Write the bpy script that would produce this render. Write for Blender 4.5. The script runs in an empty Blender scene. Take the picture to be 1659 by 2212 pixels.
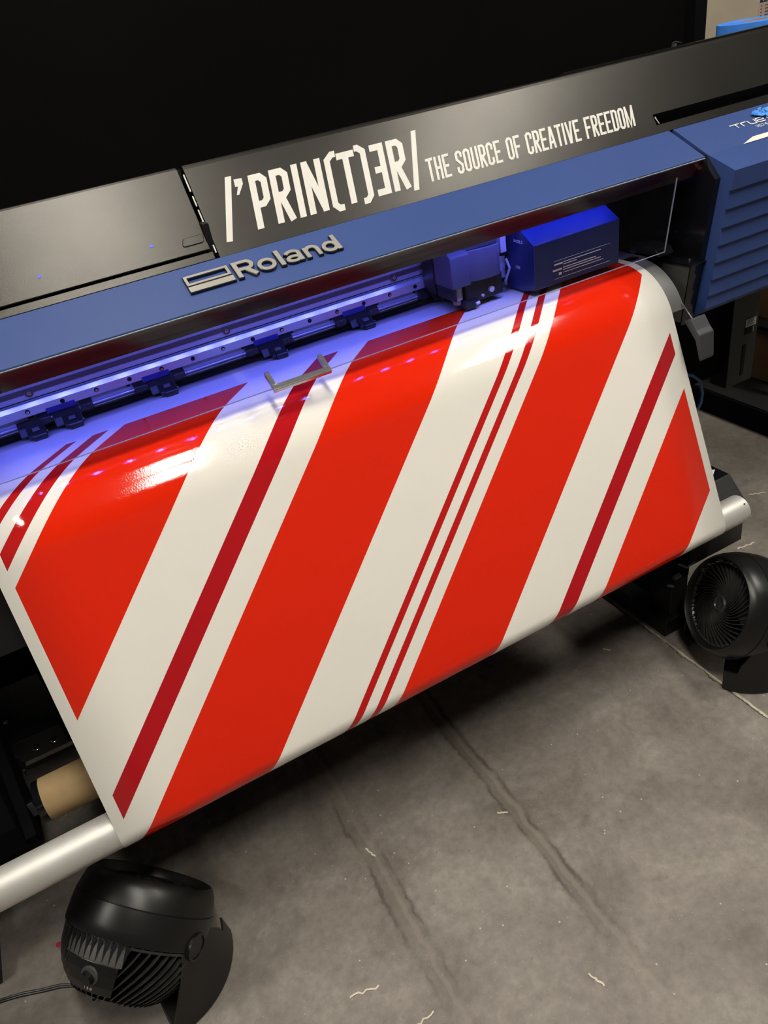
import bpy, bmesh, math, random
from mathutils import Vector, Matrix
random.seed(7)
scn = bpy.context.scene
COL = scn.collection
PI = math.pi
R_ = math.radians

# ------------------------------------------------------------------ materials
def mat(name, color=(.5,.5,.5), rough=.5, metal=0., spec=.5, coat=0., coat_rough=.1, emit=None, estr=0.,
        noise=None, bump=None, rvar=None, aniso=0.):
    m = bpy.data.materials.new(name); m.use_nodes = True
    nt = m.node_tree; b = nt.nodes['Principled BSDF']
    b.inputs['Base Color'].default_value = (*color, 1)
    b.inputs['Roughness'].default_value = rough
    b.inputs['Metallic'].default_value = metal
    b.inputs['Specular IOR Level'].default_value = spec
    b.inputs['Coat Weight'].default_value = coat
    b.inputs['Coat Roughness'].default_value = coat_rough
    if aniso: b.inputs['Anisotropic'].default_value = aniso
    if emit:
        b.inputs['Emission Color'].default_value = (*emit, 1)
        b.inputs['Emission Strength'].default_value = estr
    tc = nt.nodes.new('ShaderNodeTexCoord')
    if noise:
        sc, amt = noise
        n = nt.nodes.new('ShaderNodeTexNoise'); n.inputs['Scale'].default_value = sc; n.inputs['Detail'].default_value = 6
        nt.links.new(tc.outputs['Object'], n.inputs['Vector'])
        r = nt.nodes.new('ShaderNodeValToRGB')
        r.color_ramp.elements[0].position = .3; r.color_ramp.elements[1].position = .7
        r.color_ramp.elements[0].color = (*[c*(1-amt) for c in color], 1)
        r.color_ramp.elements[1].color = (*[min(1, c*(1+amt)) for c in color], 1)
        nt.links.new(n.outputs['Fac'], r.inputs['Fac']); nt.links.new(r.outputs['Color'], b.inputs['Base Color'])
    if bump:
        sc, st = bump
        n = nt.nodes.new('ShaderNodeTexNoise'); n.inputs['Scale'].default_value = sc; n.inputs['Detail'].default_value = 3
        nt.links.new(tc.outputs['Object'], n.inputs['Vector'])
        bp = nt.nodes.new('ShaderNodeBump'); bp.inputs['Strength'].default_value = st; bp.inputs['Distance'].default_value = .001
        nt.links.new(n.outputs['Fac'], bp.inputs['Height']); nt.links.new(bp.outputs['Normal'], b.inputs['Normal'])
    if rvar:
        sc, lo, hi = rvar
        n = nt.nodes.new('ShaderNodeTexNoise'); n.inputs['Scale'].default_value = sc; n.inputs['Detail'].default_value = 5
        nt.links.new(tc.outputs['Object'], n.inputs['Vector'])
        mr = nt.nodes.new('ShaderNodeMapRange'); mr.inputs['From Min'].default_value = .3; mr.inputs['From Max'].default_value = .7
        mr.inputs['To Min'].default_value = lo; mr.inputs['To Max'].default_value = hi
        nt.links.new(n.outputs['Fac'], mr.inputs['Value']); nt.links.new(mr.outputs['Result'], b.inputs['Roughness'])
    return m

M = {}
M['grey_cover'] = mat('grey_metallic_paint', (.032,.030,.027), .34, .74, .6, noise=(5,.08), bump=(900,.10), rvar=(3,.29,.34))
M['blue'] = mat('blue_paint', (.028,.059,.205), .48, 0, .45, noise=(4,.05), bump=(1200,.08))
M['edge_line'] = mat('pale_edge_strip', (.22,.27,.33), .4, 0, .4, noise=(40,.1))  # pale blue-grey for the line along the beam edge
M['black_gloss'] = mat('black_gloss', (.006,.006,.008), .12, 0, .6)
M['band'] = mat('dark_gloss_band', (.034,.018,.040), .16, 0, .35)
M['black'] = mat('black_paint', (.008,.008,.009), .45, 0, .4, noise=(12,.3))
M['black_matte'] = mat('black_matte', (.003,.003,.004), .85, 0, .08, noise=(8,.3))
M['charcoal'] = mat('charcoal_paint', (.022,.021,.021), .45, 0, .4, noise=(15,.15), bump=(500,.1))
M['side_box'] = mat('satin_black_box', (.085,.080,.072), .35, .1, .5, noise=(6,.15))
M['alu_rail'] = mat('anodised_aluminium', (.50,.50,.56), .40, .25, .5, noise=(9,.06))
M['alu_bright'] = mat('bright_rail', (.58,.57,.64), .26, .5, .5, noise=(9,.05))
M['stripe_tape'] = mat('encoder_strip', (.10,.07,.075), .35, .1, .5, noise=(9,.1))
M['apron'] = mat('grey_apron_metal', (.115,.115,.115), .42, .2, .5, noise=(5,.07))
M['tube'] = mat('brushed_aluminium', (.74,.72,.69), .44, .60, .5, noise=(3,.04), bump=(80,.12), rvar=(6,.38,.46))
M['chrome'] = mat('chrome', (.50,.50,.53), .20, .85, .5, noise=(3,.02))
M['badge'] = mat('satin_badge', (.42,.40,.36), .30, .35, .5, noise=(30,.05))
M['lever'] = mat('grey_lever', (.045,.045,.052), .38, 0, .45, noise=(20,.06))
M['head_blue'] = mat('carriage_blue', (.012,.028,.13), .35, 0, .5, noise=(10,.06), coat=.3, coat_rough=.25)
M['cutter'] = mat('cutter_grey', (.09,.09,.12), .5, 0, .4, noise=(15,.1))
M['bottle'] = mat('translucent_plastic', (.45,.45,.5), .3, 0, .5, noise=(25,.15))
M['white_plastic'] = mat('white_plastic', (.75,.75,.78), .4, 0, .5, noise=(25,.04))
M['letters'] = mat('white_vinyl_letters', (.66,.64,.60), .5, 0, .3, noise=(20,.02))
M['roller_label'] = mat('blue_label', (.02,.02,.20), .4, 0, .4, noise=(20,.1))
M['roller_black'] = mat('roller_black', (.010,.010,.015), .38, 0, .5, noise=(40,.2))
M['rubber'] = mat('roller_rubber', (.13,.13,.14), .6, 0, .4, noise=(40,.1))
M['screw'] = mat('steel_screw', (.6,.58,.56), .25, 1., .5, noise=(60,.1))
M['hole'] = mat('hole_black', (.004,.004,.006), .7, 0, .2, noise=(60,.1))
M['kraft'] = mat('kraft_card', (.42,.29,.15), .75, 0, .2, noise=(14,.12), bump=(300,.1))
M['fan_black'] = mat('fan_black_plastic', (.0065,.006,.0058), .38, 0, .40, noise=(10,.15), rvar=(5,.32,.42), bump=(1500,.06))
M['fan_grille'] = mat('fan_grille_plastic', (.028,.027,.026), .30, 0, .5, noise=(40,.3))
M['fan_fin'] = mat('fan_fin_plastic', (.05,.048,.045), .5, 0, .4, noise=(30,.15))
M['fan_dust'] = mat('grey_dust', (.28,.27,.25), .9, 0, .1, noise=(80,.3))
M['masking'] = mat('blue_masking_tape', (.055,.23,.78), .7, 0, .2, noise=(18,.15), bump=(260,.3))
M['masking_light'] = mat('blue_tape_strip', (.10,.34,.85), .7, 0, .2, noise=(60,.15), bump=(200,.4))
M['ink'] = mat('black_marker', (.01,.015,.04), .6, 0, .3, noise=(60,.2))
M['pale'] = mat('pale_print', (.72,.68,.60), .5, 0, .3, noise=(30,.04))
M['silver_text'] = mat('silver_print', (.78,.78,.76), .4, .1, .4, noise=(30,.04))
M['blue_hose'] = mat('blue_hose', (.06,.16,.34), .5, 0, .4, noise=(30,.1))
M['scrap'] = mat('cream_vinyl_scrap', (.60,.53,.42), .5, 0, .3, noise=(60,.1))
M['scrap_red'] = mat('red_vinyl_scrap', (.35,.02,.03), .5, 0, .3, noise=(60,.2))
M['sticker'] = mat('white_sticker', (.55,.54,.50), .5, 0, .3, noise=(60,.05))
M['carton'] = mat('cardboard', (.09,.052,.028), .8, 0, .2, noise=(9,.15))
M['beige'] = mat('beige_board', (.85,.74,.57), .8, 0, .2, noise=(6,.05))
M['paper'] = mat('pinkish_paper', (.85,.68,.62), .8, 0, .2, noise=(30,.03))
M['paper_blue'] = mat('dark_blue_ink', (.05,.06,.12), .7, 0, .2, noise=(30,.1))
M['paper_line'] = mat('brown_ink', (.25,.13,.11), .7, 0, .2, noise=(30,.1))
M['warm_led'] = mat('ceiling_diffuser', (.8,.8,.8), .5, emit=(1,.945,.835), estr=60.0)
M['led_emit'] = mat('violet_led', (.2,.2,.8), .4, emit=(.22,.20,1.), estr=6.0)
M['led_leak'] = mat('blue_led_leak', (.02,.03,.8), .4, emit=(.01,.03,1.), estr=.9)  # glow of LED light leaking through the lid holes
M['fixture'] = mat('white_fixture', (.6,.6,.6), .5, noise=(10,.03))

def acrylic(name, tint, gl=1.0):
    m = bpy.data.materials.new(name); m.use_nodes = True
    nt = m.node_tree; nt.nodes.remove(nt.nodes['Principled BSDF']); out = nt.nodes['Material Output']
    t = nt.nodes.new('ShaderNodeBsdfTransparent'); t.inputs['Color'].default_value = (*tint, 1)
    g = nt.nodes.new('ShaderNodeBsdfGlossy'); g.inputs['Roughness'].default_value = .02; g.inputs['Color'].default_value = (gl,gl,gl,1)
    f = nt.nodes.new('ShaderNodeFresnel'); ge = nt.nodes.new('ShaderNodeNewGeometry')
    mi = nt.nodes.new('ShaderNodeMapRange'); mi.inputs['To Min'].default_value = 1.49; mi.inputs['To Max'].default_value = 1/1.49
    nt.links.new(ge.outputs['Backfacing'], mi.inputs['Value']); nt.links.new(mi.outputs['Result'], f.inputs['IOR'])
    mx = nt.nodes.new('ShaderNodeMixShader')
    nt.links.new(f.outputs['Fac'], mx.inputs['Fac']); nt.links.new(t.outputs[0], mx.inputs[1]); nt.links.new(g.outputs[0], mx.inputs[2])
    nt.links.new(mx.outputs[0], out.inputs['Surface'])
    return m
M['acrylic'] = acrylic('clear_acrylic', (.96,.96,.97), .10)
M['acrylic_edge'] = mat('frosted_acrylic_edge', (.55,.57,.75), .3, 0, .6, noise=(20,.05))

# ---- printed vinyl: 45 degree candy stripes in sheet coordinates (U = across, V = along the web)
def vinyl_material():
    m = bpy.data.materials.new('printed_gloss_vinyl'); m.use_nodes = True
    nt = m.node_tree; N = nt.nodes; L = nt.links; b = N['Principled BSDF']
    b.inputs['Roughness'].default_value = .07
    b.inputs['Specular IOR Level'].default_value = .5
    uv = N.new('ShaderNodeUVMap'); uv.uv_map = 'sheet'
    sp = N.new('ShaderNodeSeparateXYZ'); L.new(uv.outputs['UV'], sp.inputs[0])
    add = N.new('ShaderNodeMath'); add.operation = 'ADD'; L.new(sp.outputs[0], add.inputs[0]); L.new(sp.outputs[1], add.inputs[1])
    mr = N.new('ShaderNodeMapRange'); mr.inputs['From Min'].default_value = -.6; mr.inputs['From Max'].default_value = 1.8
    L.new(add.outputs[0], mr.inputs['Value'])
    ramp = N.new('ShaderNodeValToRGB'); cr = ramp.color_ramp; cr.interpolation = 'CONSTANT'
    W = (.83,.80,.735,1); RED = (.74,.020,.004,1); DK = (.44,.008,.012,1); TH = (.50,.011,.010,1)
    bands = [(-.3335,-.3095,TH),(-.283,-.2600,TH),(-.2285,.0030,RED),(.1420,.1893,DK),(.2595,.4908,RED),(.6385,.6623,TH),
             (.6892,.7123,TH),(.7415,.975,RED),(1.1128,1.1583,DK),(1.229,1.464,RED)]
    stops = [(0., W)]
    for a, c, k in bands: stops += [((a+.6)/2.4, k), ((c+.6)/2.4, W)]
    while len(cr.elements) > 1: cr.elements.remove(cr.elements[-1])
    cr.elements[0].position = 0; cr.elements[0].color = W
    for p, k in stops[1:]:
        e = cr.elements.new(p); e.color = k
    L.new(mr.outputs['Result'], ramp.inputs['Fac'])
    def cmp(sock, val, op):
        n = N.new('ShaderNodeMath'); n.operation = op; L.new(sock, n.inputs[0]); n.inputs[1].default_value = val; return n.outputs[0]
    def mul(a, c):
        n = N.new('ShaderNodeMath'); n.operation = 'MULTIPLY'; L.new(a, n.inputs[0]); L.new(c, n.inputs[1]); return n.outputs[0]
    mask = mul(mul(cmp(sp.outputs[0], -.1815, 'GREATER_THAN'), cmp(sp.outputs[0], 1.1532, 'LESS_THAN')), cmp(sp.outputs[1], -.293, 'GREATER_THAN'))
    mx = N.new('ShaderNodeMix'); mx.data_type = 'RGBA'
    L.new(mask, mx.inputs['Factor']); mx.inputs[6].default_value = W; L.new(ramp.outputs['Color'], mx.inputs[7])
    L.new(mx.outputs[2], b.inputs['Base Color'])
    tc = N.new('ShaderNodeTexCoord')
    n1 = N.new('ShaderNodeTexNoise'); n1.inputs['Scale'].default_value = 420; n1.inputs['Detail'].default_value = 2
    n2 = N.new('ShaderNodeTexNoise'); n2.inputs['Scale'].default_value = 3.5; n2.inputs['Detail'].default_value = 1
    L.new(tc.outputs['Object'], n1.inputs['Vector']); L.new(tc.outputs['Object'], n2.inputs['Vector'])
    b1 = N.new('ShaderNodeBump'); b1.inputs['Strength'].default_value = .13; b1.inputs['Distance'].default_value = .0006
    b2 = N.new('ShaderNodeBump'); b2.inputs['Strength'].default_value = .02; b2.inputs['Distance'].default_value = .02
    L.new(n1.outputs['Fac'], b1.inputs['Height']); L.new(n2.outputs['Fac'], b2.inputs['Height'])
    L.new(b2.outputs['Normal'], b1.inputs['Normal']); L.new(b1.outputs['Normal'], b.inputs['Normal'])
    return m
M['vinyl'] = vinyl_material()

# ---- concrete floor with saw joints and damp stains that follow them
def floor_material():
    m = bpy.data.materials.new('sealed_concrete'); m.use_nodes = True
    nt = m.node_tree; N = nt.nodes; L = nt.links; b = N['Principled BSDF']
    tc = N.new('ShaderNodeTexCoord')
    def noise(scale, detail=5, rough=.6, dist=0., stretch=None):
        n = N.new('ShaderNodeTexNoise'); n.inputs['Scale'].default_value = scale; n.inputs['Detail'].default_value = detail
        n.inputs['Roughness'].default_value = rough; n.inputs['Distortion'].default_value = dist
        if stretch:
            mp = N.new('ShaderNodeMapping'); mp.inputs['Scale'].default_value = stretch
            L.new(tc.outputs['Object'], mp.inputs['Vector']); L.new(mp.outputs['Vector'], n.inputs['Vector'])
        else: L.new(tc.outputs['Object'], n.inputs['Vector'])
        return n.outputs['Fac']
    def math_(op, a, c=None):
        n = N.new('ShaderNodeMath'); n.operation = op
        for i, v in enumerate((a, c)):
            if v is None: continue
            if isinstance(v, (int, float)): n.inputs[i].default_value = v
            else: L.new(v, n.inputs[i])
        return n.outputs[0]
    def ramp(sock, p0, p1, c0, c1):
        r = N.new('ShaderNodeValToRGB'); r.color_ramp.elements[0].position = p0; r.color_ramp.elements[1].position = p1
        r.color_ramp.elements[0].color = (*c0, 1); r.color_ramp.elements[1].color = (*c1, 1); L.new(sock, r.inputs['Fac']); return r.outputs['Color']
    def mix(f, a, c, mode='MIX'):
        n = N.new('ShaderNodeMix'); n.data_type = 'RGBA'; n.blend_type = mode
        if isinstance(f, (int, float)): n.inputs['Factor'].default_value = f
        else: L.new(f, n.inputs['Factor'])
        for i, v in ((6, a), (7, c)):
            if isinstance(v, tuple): n.inputs[i].default_value = (*v, 1)
            else: L.new(v, n.inputs[i])
        return n.outputs[2]
    sp = N.new('ShaderNodeSeparateXYZ'); L.new(tc.outputs['Object'], sp.inputs[0])
    base = ramp(noise(4.2, 9, .68, .5), .34, .68, (.140,.121,.104), (.262,.236,.210))
    fine = ramp(noise(45, 6, .7), .3, .75, (.72,.71,.70), (1.22,1.22,1.22))
    base = mix(.9, base, fine, 'MULTIPLY')
    mott = ramp(noise(9, 5, .65, .8), .55, .78, (1,1,1), (.72,.70,.67))
    base = mix(.6, base, mott, 'MULTIPLY')
    # dark spots
    vo = N.new('ShaderNodeTexVoronoi'); vo.inputs['Scale'].default_value = 7; vo.inputs['Randomness'].default_value = 1
    nz = N.new('ShaderNodeTexNoise'); nz.inputs['Scale'].default_value = 20
    L.new(tc.outputs['Object'], nz.inputs['Vector'])
    ad = N.new('ShaderNodeMix'); ad.data_type = 'RGBA'; ad.blend_type = 'ADD'; ad.inputs['Factor'].default_value = .12
    L.new(tc.outputs['Object'], ad.inputs[6]); L.new(nz.outputs['Color'], ad.inputs[7]); L.new(ad.outputs[2], vo.inputs['Vector'])
    base = mix(ramp(vo.outputs['Distance'], .03, .11, (.55,.55,.55), (0,0,0)), base, (.13,.118,.10))
    # light specks
    vs = N.new('ShaderNodeTexVoronoi'); vs.inputs['Scale'].default_value = 26; L.new(tc.outputs['Object'], vs.inputs['Vector'])
    base = mix(ramp(vs.outputs['Distance'], .035, .06, (.75,.75,.75), (0,0,0)), base, (.55,.52,.46))
    vs2 = N.new('ShaderNodeTexVoronoi'); vs2.inputs['Scale'].default_value = 75; L.new(tc.outputs['Object'], vs2.inputs['Vector'])
    base = mix(ramp(vs2.outputs['Distance'], .035, .09, (.5,.5,.5), (0,0,0)), base, (.50,.47,.42))
    vs3 = N.new('ShaderNodeTexVoronoi'); vs3.inputs['Scale'].default_value = 33; vs3.inputs['Randomness'].default_value = .95
    mp3 = N.new('ShaderNodeMapping'); mp3.inputs['Location'].default_value = (3.3,1.7,0); L.new(tc.outputs['Object'], mp3.inputs['Vector']); L.new(mp3.outputs['Vector'], vs3.inputs['Vector'])
    base = mix(ramp(vs3.outputs['Distance'], .03, .13, (.55,.55,.55), (0,0,0)), base, (.12,.108,.092))
    # joints: x positions, wobbling edges
    wob = math_('MULTIPLY', math_('SUBTRACT', noise(7, 4, .7), .5), .045)
    wob2 = math_('MULTIPLY', math_('SUBTRACT', noise(38, 3, .7), .5), .016)
    xw = math_('ADD', math_('ADD', sp.outputs[0], wob), wob2)
    breaks = noise(2.6, 2, .5, 0, (1, 1.3, 1))
    def band(x0, half, edge, sock=xw):
        d = math_('ABSOLUTE', math_('SUBTRACT', sock, x0))
        n = N.new('ShaderNodeMapRange'); n.interpolation_type = 'SMOOTHSTEP'
        n.inputs['From Min'].default_value = half; n.inputs['From Max'].default_value = half+edge
        n.inputs['To Min'].default_value = 1; n.inputs['To Max'].default_value = 0; L.new(d, n.inputs['Value'])
        return n.outputs['Result']
    def ring(x0, half, w):
        o = band(x0, half, w); i = band(x0, half-w*1.6, w)
        return math_('SUBTRACT', o, i)
    gate = ramp(breaks, .42, .50, (.12,)*3, (1,)*3)
    for x0, half in ((.197, .021), (.512, .017)):
        base = mix(math_('MULTIPLY', math_('MULTIPLY', band(x0, half, .010), math_('MULTIPLY', gate, ramp(noise(7,3,.6), .30, .55, (.45,)*3, (1,)*3))), .75), base, (.112,.094,.076))
        base = mix(math_('MULTIPLY', math_('MULTIPLY', ring(x0, half, .004), math_('MULTIPLY', gate, ramp(noise(14,3,.6), .42, .58, (.15,)*3, (1,)*3))), .80), base, (.060,.048,.038))
        base = mix(math_('MULTIPLY', band(x0+.004, .003, .004, math_('ADD', sp.outputs[0], wob)), .35), base, (.24,.21,.18))
    # cleaner joint with pale crumbling edge
    j = band(1.131, .0022, .0015, math_('ADD', sp.outputs[0], math_('MULTIPLY', wob2, .35)))
    jn = ramp(noise(60, 4, .8, 0, (1, .35, 1)), .42, .6, (.25,)*3, (1,)*3)
    base = mix(band(1.1262, .0010, .001), base, (.035,.03,.025))
    base = mix(math_('MULTIPLY', j, jn), base, (.60,.54,.40))
    L.new(base, b.inputs['Base Color'])
    rr = N.new('ShaderNodeMapRange'); rr.inputs['From Min'].default_value=.3; rr.inputs['From Max'].default_value=.7
    rr.inputs['To Min'].default_value=.42; rr.inputs['To Max'].default_value=.62
    L.new(noise(7,5), rr.inputs['Value']); L.new(rr.outputs['Result'], b.inputs['Roughness'])
    bp = N.new('ShaderNodeBump'); bp.inputs['Strength'].default_value = .12; bp.inputs['Distance'].default_value = .002
    L.new(noise(70,6,.7), bp.inputs['Height']); L.new(bp.outputs['Normal'], b.inputs['Normal'])
    return m
M['floor'] = floor_material()
M['wall_black'] = mat('black_painted_wall', (.0028,.0022,.0024), .85, 0, .06, noise=(1.5,.3), bump=(120,.3))
M['ceiling'] = mat('dark_ceiling', (.05,.048,.045), .8, 0, .2, noise=(2,.2))

# ------------------------------------------------------------------ helpers
def tag(o, label=None, cat=None, group=None, kind=None):
    if label: o['label'] = label
    if cat: o['category'] = cat
    if group: o['group'] = group
    if kind: o['kind'] = kind
    return o
OFF = {}
def empty(name, loc, label, cat, rotz=0, group=None):
    o = bpy.data.objects.new(name, None); COL.objects.link(o); o.empty_display_size = .05
    o.location = loc; o.rotation_euler = (0, 0, rotz)
    OFF[o.name] = Vector(loc) if rotz == 0 else Vector((0,0,0))
    return tag(o, label, cat, group)
def link(name, bm, m, parent=None, label=None, bevel=0., seg=2, smooth=None, recalc=True, ctr=None):
    if recalc: bmesh.ops.recalc_face_normals(bm, faces=bm.faces[:])
    off = OFF.get(parent.name, Vector((0,0,0))) if parent else Vector((0,0,0))
    if not parent:
        # origin at base centre
        xs=[v.co.x for v in bm.verts]; ys=[v.co.y for v in bm.verts]; zs=[v.co.z for v in bm.verts]
        loc = Vector(((min(xs)+max(xs))/2,(min(ys)+max(ys))/2,min(zs))); off = loc
    if off.length: bmesh.ops.translate(bm, verts=bm.verts[:], vec=-off)
    me = bpy.data.meshes.new(name); bm.to_mesh(me); bm.free()
    ms = m if isinstance(m, (list, tuple)) else [m]
    for q in ms: me.materials.append(q)
    o = bpy.data.objects.new(name, me); COL.objects.link(o)
    if parent: o.parent = parent; OFF[o.name] = off
    else: o.location = off; OFF[o.name] = off
    if bevel:
        md = o.modifiers.new('bevel', 'BEVEL'); md.width = bevel; md.segments = seg; md.limit_method = 'ANGLE'; md.angle_limit = R_(35)
    if smooth is not None:
        me.polygons.foreach_set('use_smooth', [True]*len(me.polygons))
        md = o.modifiers.new('wn', 'WEIGHTED_NORMAL') if smooth == 'wn' else None
        if smooth == 'auto' or smooth is True:
            try: me.set_sharp_from_angle(angle=R_(35))
            except Exception: pass
    if label: o['label'] = label
    return o
def prism(bm, prof, x0, x1):
    a = [bm.verts.new((x0, p[0], p[1])) for p in prof]; c = [bm.verts.new((x1, p[0], p[1])) for p in prof]
    bm.faces.new(a); bm.faces.new(c[::-1]); n = len(prof)
    for i in range(n): bm.faces.new((a[i], c[i], c[(i+1)%n], a[(i+1)%n]))
def zprism(bm, prof, z0, z1):
    a = [bm.verts.new((p[0], p[1], z0)) for p in prof]; c = [bm.verts.new((p[0], p[1], z1)) for p in prof]
    bm.faces.new(a); bm.faces.new(c[::-1]); n = len(prof)
    for i in range(n): bm.faces.new((a[i], c[i], c[(i+1)%n], a[(i+1)%n]))
def box(bm, x0, x1, y0, y1, z0, z1, M_=None):
    vs = [bm.verts.new(p) for p in ((x0,y0,z0),(x1,y0,z0),(x1,y1,z0),(x0,y1,z0),(x0,y0,z1),(x1,y0,z1),(x1,y1,z1),(x0,y1,z1))]
    for f in ((0,3,2,1),(4,5,6,7),(0,1,5,4),(1,2,6,5),(2,3,7,6),(3,0,4,7)): bm.faces.new([vs[i] for i in f])
    if M_ is not None: bmesh.ops.transform(bm, matrix=M_, verts=vs)
    return vs
def tube(bm, pts, r, n=10, caps=True):
    pts = [Vector(p) for p in pts]; rings = []; up0 = None
    for i, p in enumerate(pts):
        t = (pts[min(i+1, len(pts)-1)] - pts[max(i-1, 0)]).normalized()
        if up0 is None:
            up0 = t.orthogonal().normalized()
        u = (up0 - t*up0.dot(t)).normalized(); v = t.cross(u); up0 = u
        rr = r[i] if isinstance(r, (list, tuple)) else r
        rings.append([bm.verts.new(p + (u*math.cos(2*PI*k/n) + v*math.sin(2*PI*k/n))*rr) for k in range(n)])
    for a, c in zip(rings, rings[1:]):
        for k in range(n): bm.faces.new((a[k], a[(k+1)%n], c[(k+1)%n], c[k]))
    if caps: bm.faces.new(rings[0][::-1]); bm.faces.new(rings[-1])
def cyl(bm, p0, p1, r, n=24): tube(bm, [p0, p1], r, n)
def hollow(bm, p0, p1, ro, ri, n=48):
    p0, p1 = Vector(p0), Vector(p1); t = (p1-p0).normalized(); u = t.orthogonal().normalized(); v = t.cross(u)
    R = []
    for p, r in ((p0, ro), (p1, ro), (p1, ri), (p0, ri)):
        R.append([bm.verts.new(p + (u*math.cos(2*PI*k/n)+v*math.sin(2*PI*k/n))*r) for k in range(n)])
    for i in range(4):
        a, c = R[i], R[(i+1)%4]
        for k in range(n): bm.faces.new((a[k], a[(k+1)%n], c[(k+1)%n], c[k]))
# ribbon strokes on a plane given by a mapping f(x, v, h)
RC = [0]
def ribbon(bm, pts, t, f, h0, h1, closed=False, ext=0.):
    RC[0] = (RC[0]+1) % 7; h1 = h1 + RC[0]*2.5e-5
    P = [Vector((p[0], p[1])) for p in pts]; n = len(P)
    if ext and not closed:
        P[0] = P[0] + (P[0]-P[1]).normalized()*ext; P[-1] = P[-1] + (P[-1]-P[-2]).normalized()*ext
    Ls, Rs = [], []
    for i in range(n):
        if closed: a, c = P[i-1], P[(i+1) % n]
        else: a, c = P[max(i-1,0)], P[min(i+1,n-1)]
        d1 = (P[i]-a); d2 = (c-P[i])
        d1 = d1.normalized() if d1.length > 1e-9 else d2.normalized()
        d2 = d2.normalized() if d2.length > 1e-9 else d1
        n1 = Vector((-d1.y, d1.x)); n2 = Vector((-d2.y, d2.x)); m = (n1+n2)
        m = m.normalized() if m.length > 1e-6 else n1
        k = t/2/max(.45, m.dot(n1))
        Ls.append(P[i]+m*k); Rs.append(P[i]-m*k)
    V = [[bm.verts.new(f(q.x, q.y, h)) for q in S] for S in (Ls, Rs) for h in (h0, h1)]
    L0, L1, R0, R1 = V
    rng = range(n) if closed else range(n-1)
    for i in rng:
        j = (i+1) % n
        for a, c in ((L1, R1), (R0, L0), (L0, L1), (R1, R0)):
            bm.faces.new((a[i], a[j], c[j], c[i]))
    if not closed:
        for i in (0, n-1): bm.faces.new((L0[i], L1[i], R1[i], R0[i]))
def poly_plate(bm, pts, f, h0, h1):
    a = [bm.verts.new(f(p[0], p[1], h0)) for p in pts]; c = [bm.verts.new(f(p[0], p[1], h1)) for p in pts]
    bm.faces.new(a[::-1]); bm.faces.new(c); n = len(pts)
    for i in range(n): bm.faces.new((a[i], a[(i+1)%n], c[(i+1)%n], c[i]))
def plane_map(p0, p1, shear=0., vref=0.):
    p0 = Vector(p0); p1 = Vector(p1); d = (p1-p0).normalized(); nrm = Vector((-abs(d.y), abs(d.x)))
    # outward normal points to -y/+z
    nrm = Vector((d.y, -d.x)); 
    if nrm.y < 0 or (nrm.y == 0): nrm = -nrm
    def f(x, v, h): 
        q = p0 + d*v + nrm*h
        return (x - shear*(v-vref), q.x, q.y)
    return f
G0, G1, B1 = (1.343,1.316), (1.254,1.1823), (1.156,1.138)

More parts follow.
